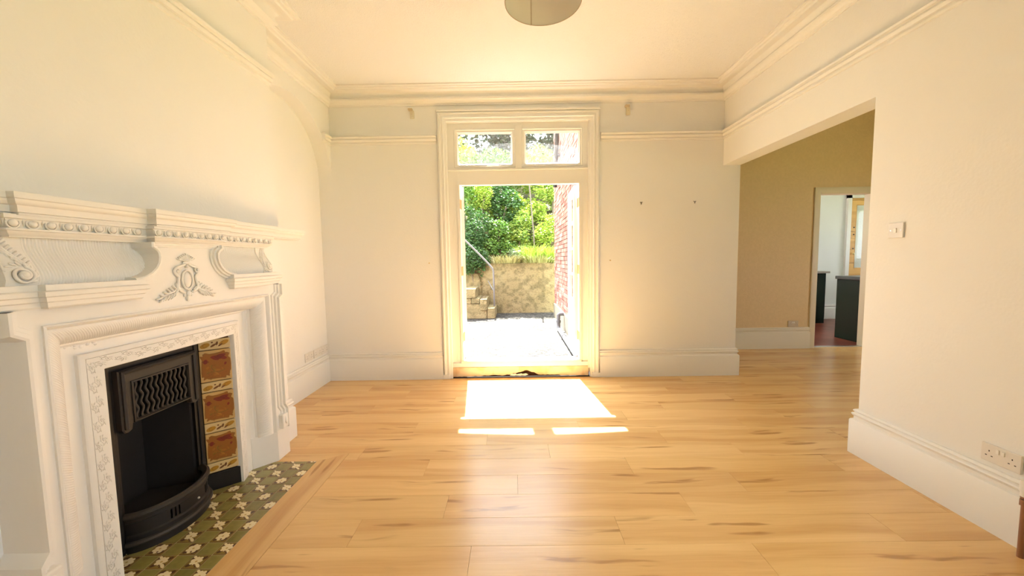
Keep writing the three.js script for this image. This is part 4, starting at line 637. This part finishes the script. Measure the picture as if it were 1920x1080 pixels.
  function grass(label, [x, y, z], r, h, n, cols) {
    const R = rng(seed++), g = tag(group('grass_clump'), label, 'grass', 'plants on the garden bank'); g.position.set(x, y, z); const pos = [], col = [];
    for (let k = 0; k < n; k++) { const a = R() * 6.283, d = r * Math.sqrt(R()), bx = d * Math.cos(a), bz = d * Math.sin(a), hh = h * (0.5 + 0.7 * R()), lx = (R() - 0.5) * hh * 0.7 + bx * 0.4, lz = (R() - 0.5) * hh * 0.5 + 0.1 * hh, w = 0.005 + 0.006 * R(), wa = R() * 3.14, wx = w * Math.cos(wa), wz = w * Math.sin(wa), c = mix3(cols[0], cols[1], R());
      const at = t => [bx + lx * t * t, hh * (t - 0.25 * t * t), bz + lz * t * t]; const A = at(0), B = at(0.55), C = at(1);
      const quad = [[A[0] - wx, A[1], A[2] - wz], [A[0] + wx, A[1], A[2] + wz], [B[0] + wx, B[1], B[2] + wz], [A[0] - wx, A[1], A[2] - wz], [B[0] + wx, B[1], B[2] + wz], [B[0] - wx, B[1], B[2] - wz], [B[0] - wx, B[1], B[2] - wz], [B[0] + wx, B[1], B[2] + wz], C];
      for (const p of quad) { pos.push(...p); col.push(...c); } }
    const q = new THREE.BufferGeometry(); q.setAttribute('position', new THREE.Float32BufferAttribute(pos, 3)); q.setAttribute('color', new THREE.Float32BufferAttribute(col, 3)); q.computeVertexNormals();
    obj('blades', q, leafMat('l'), g).userData.kind = 'stuff'; return g;
  }
  // front row over the wall
  shrub('ivy_shrub', 'dark green ivy spilling over the wall behind the steps', [-1.00, 1.20, -5.05], [0.36, 0.45, 0.22], 1500, 0.075, DARK);
  shrub('leafy_shrub', 'dense dark green shrub above the handrail', [-1.25, 1.95, -5.65], [0.62, 0.70, 0.5], 2600, 0.09, DARK);
  shrub('leafy_shrub', 'mid green shrub in the middle of the bank edge', [-0.42, 1.72, -5.75], [0.52, 0.50, 0.45], 2200, 0.085, MID);
  shrub('flowering_shrub', 'pale silvery leaved plant low on the wall top', [0.12, 1.42, -5.45], [0.26, 0.22, 0.2], 500, 0.085, PALE);
  shrub('leafy_shrub', 'yellow green shrub on the bank beside the brick wall', [0.95, 1.85, -6.0], [0.42, 0.50, 0.4], 1700, 0.08, BRIGHT);
  grass('tall bright yellow green grass at the wall top beside the pole', [0.42, 1.22, -5.40], 0.32, 0.55, 520, BRIGHT);
  grass('bright grass at the wall top against the brick wall', [0.92, 1.22, -5.35], 0.26, 0.50, 420, BRIGHT);
  grass('straw coloured dry grass along the wall top in the middle', [-0.22, 1.215, -5.32], 0.45, 0.26, 620, [[0.24, 0.22, 0.07], [0.36, 0.34, 0.13]]);
  grass('straw coloured dry grass along the wall top near the brick wall', [0.60, 1.215, -5.28], 0.45, 0.26, 620, [[0.24, 0.24, 0.07], [0.34, 0.36, 0.12]]);
  // second and third rows
  shrub('leafy_shrub', 'tall mid green shrub higher on the bank behind the handrail', [-1.70, 3.05, -6.7], [0.8, 0.8, 0.6], 2400, 0.11, MID);
  shrub('fern_shrub', 'bright feathery shrub standing among darker leaves on the bank', [-0.92, 2.85, -6.5], [0.38, 0.62, 0.35], 1600, 0.08, BRIGHT);
  shrub('leafy_shrub', 'deep green shrub behind the middle of the bank', [-0.35, 2.75, -6.7], [0.62, 0.65, 0.5], 2200, 0.10, DARK);
  shrub('leafy_shrub', 'light green shrub behind the slender pole', [0.35, 2.75, -6.8], [0.60, 0.60, 0.5], 2200, 0.10, BRIGHT);
  shrub('leafy_shrub', 'pale green bush high beside the brick wall', [1.10, 2.95, -6.9], [0.55, 0.55, 0.5], 1700, 0.10, [MID[1], BRIGHT[1]]);
  shrub('leafy_shrub', 'mid green bush at the top of the door view', [-0.65, 3.85, -7.7], [0.85, 0.7, 0.6], 2200, 0.12, MID);
  shrub('leafy_shrub', 'bright bush high up the bank left of the fanlights', [-1.75, 4.15, -7.7], [0.75, 0.75, 0.6], 2000, 0.12, BRIGHT);
  shrub('leafy_shrub', 'sunny bush high up the bank by the brick wall top', [0.75, 3.95, -7.8], [0.85, 0.75, 0.6], 2200, 0.12, [MID[1], BRIGHT[1]]);
  for (const [x, y, z, l] of [[-3.3, 5.6, -10, 'dark tree crown at the top of the bank on the steps side'], [-0.6, 5.9, -10.4, 'dark tree crown at the top of the bank behind the middle bushes'], [2.1, 5.8, -10.2, 'dark tree crown at the top of the bank behind the brick wall']]) shrub('dark_tree', l, [x, y, z], [1.35, 1.4, 1.0], 2600, 0.20, DEEP, 'tree', 'trees at the top of the bank');
  shrub('leafy_shrub', 'mid green shrub on the bank right behind the pole foot', [0.22, 2.12, -6.2], [0.42, 0.42, 0.35], 1500, 0.085, [MID[0], BRIGHT[1]]);
  shrub('leafy_shrub', 'low light green shrub at the wall top behind the silvery plant', [0.08, 1.75, -5.85], [0.40, 0.34, 0.3], 1300, 0.085, [MID[0], BRIGHT[1]]);
  const pole = tag(group('slender_pole'), 'thin grey pole leaning among the plants on the bank', 'pole'); pole.position.set(0.50, 1.2, -5.7);
  obj('shaft', tube([[0.02, -0.05, 0], [-0.02, 0.8, -0.02], [-0.08, 1.6, -0.03], [-0.16, 2.6, -0.05]], 0.018, 24, 7), std(lin(0.15, 0.13, 0.095), 0.8), pole); obj('tip', ball([-0.16, 2.6, -0.05], [0.018, 0.03, 0.018]), bark, pole);
}

renderer.render(scene, camera);
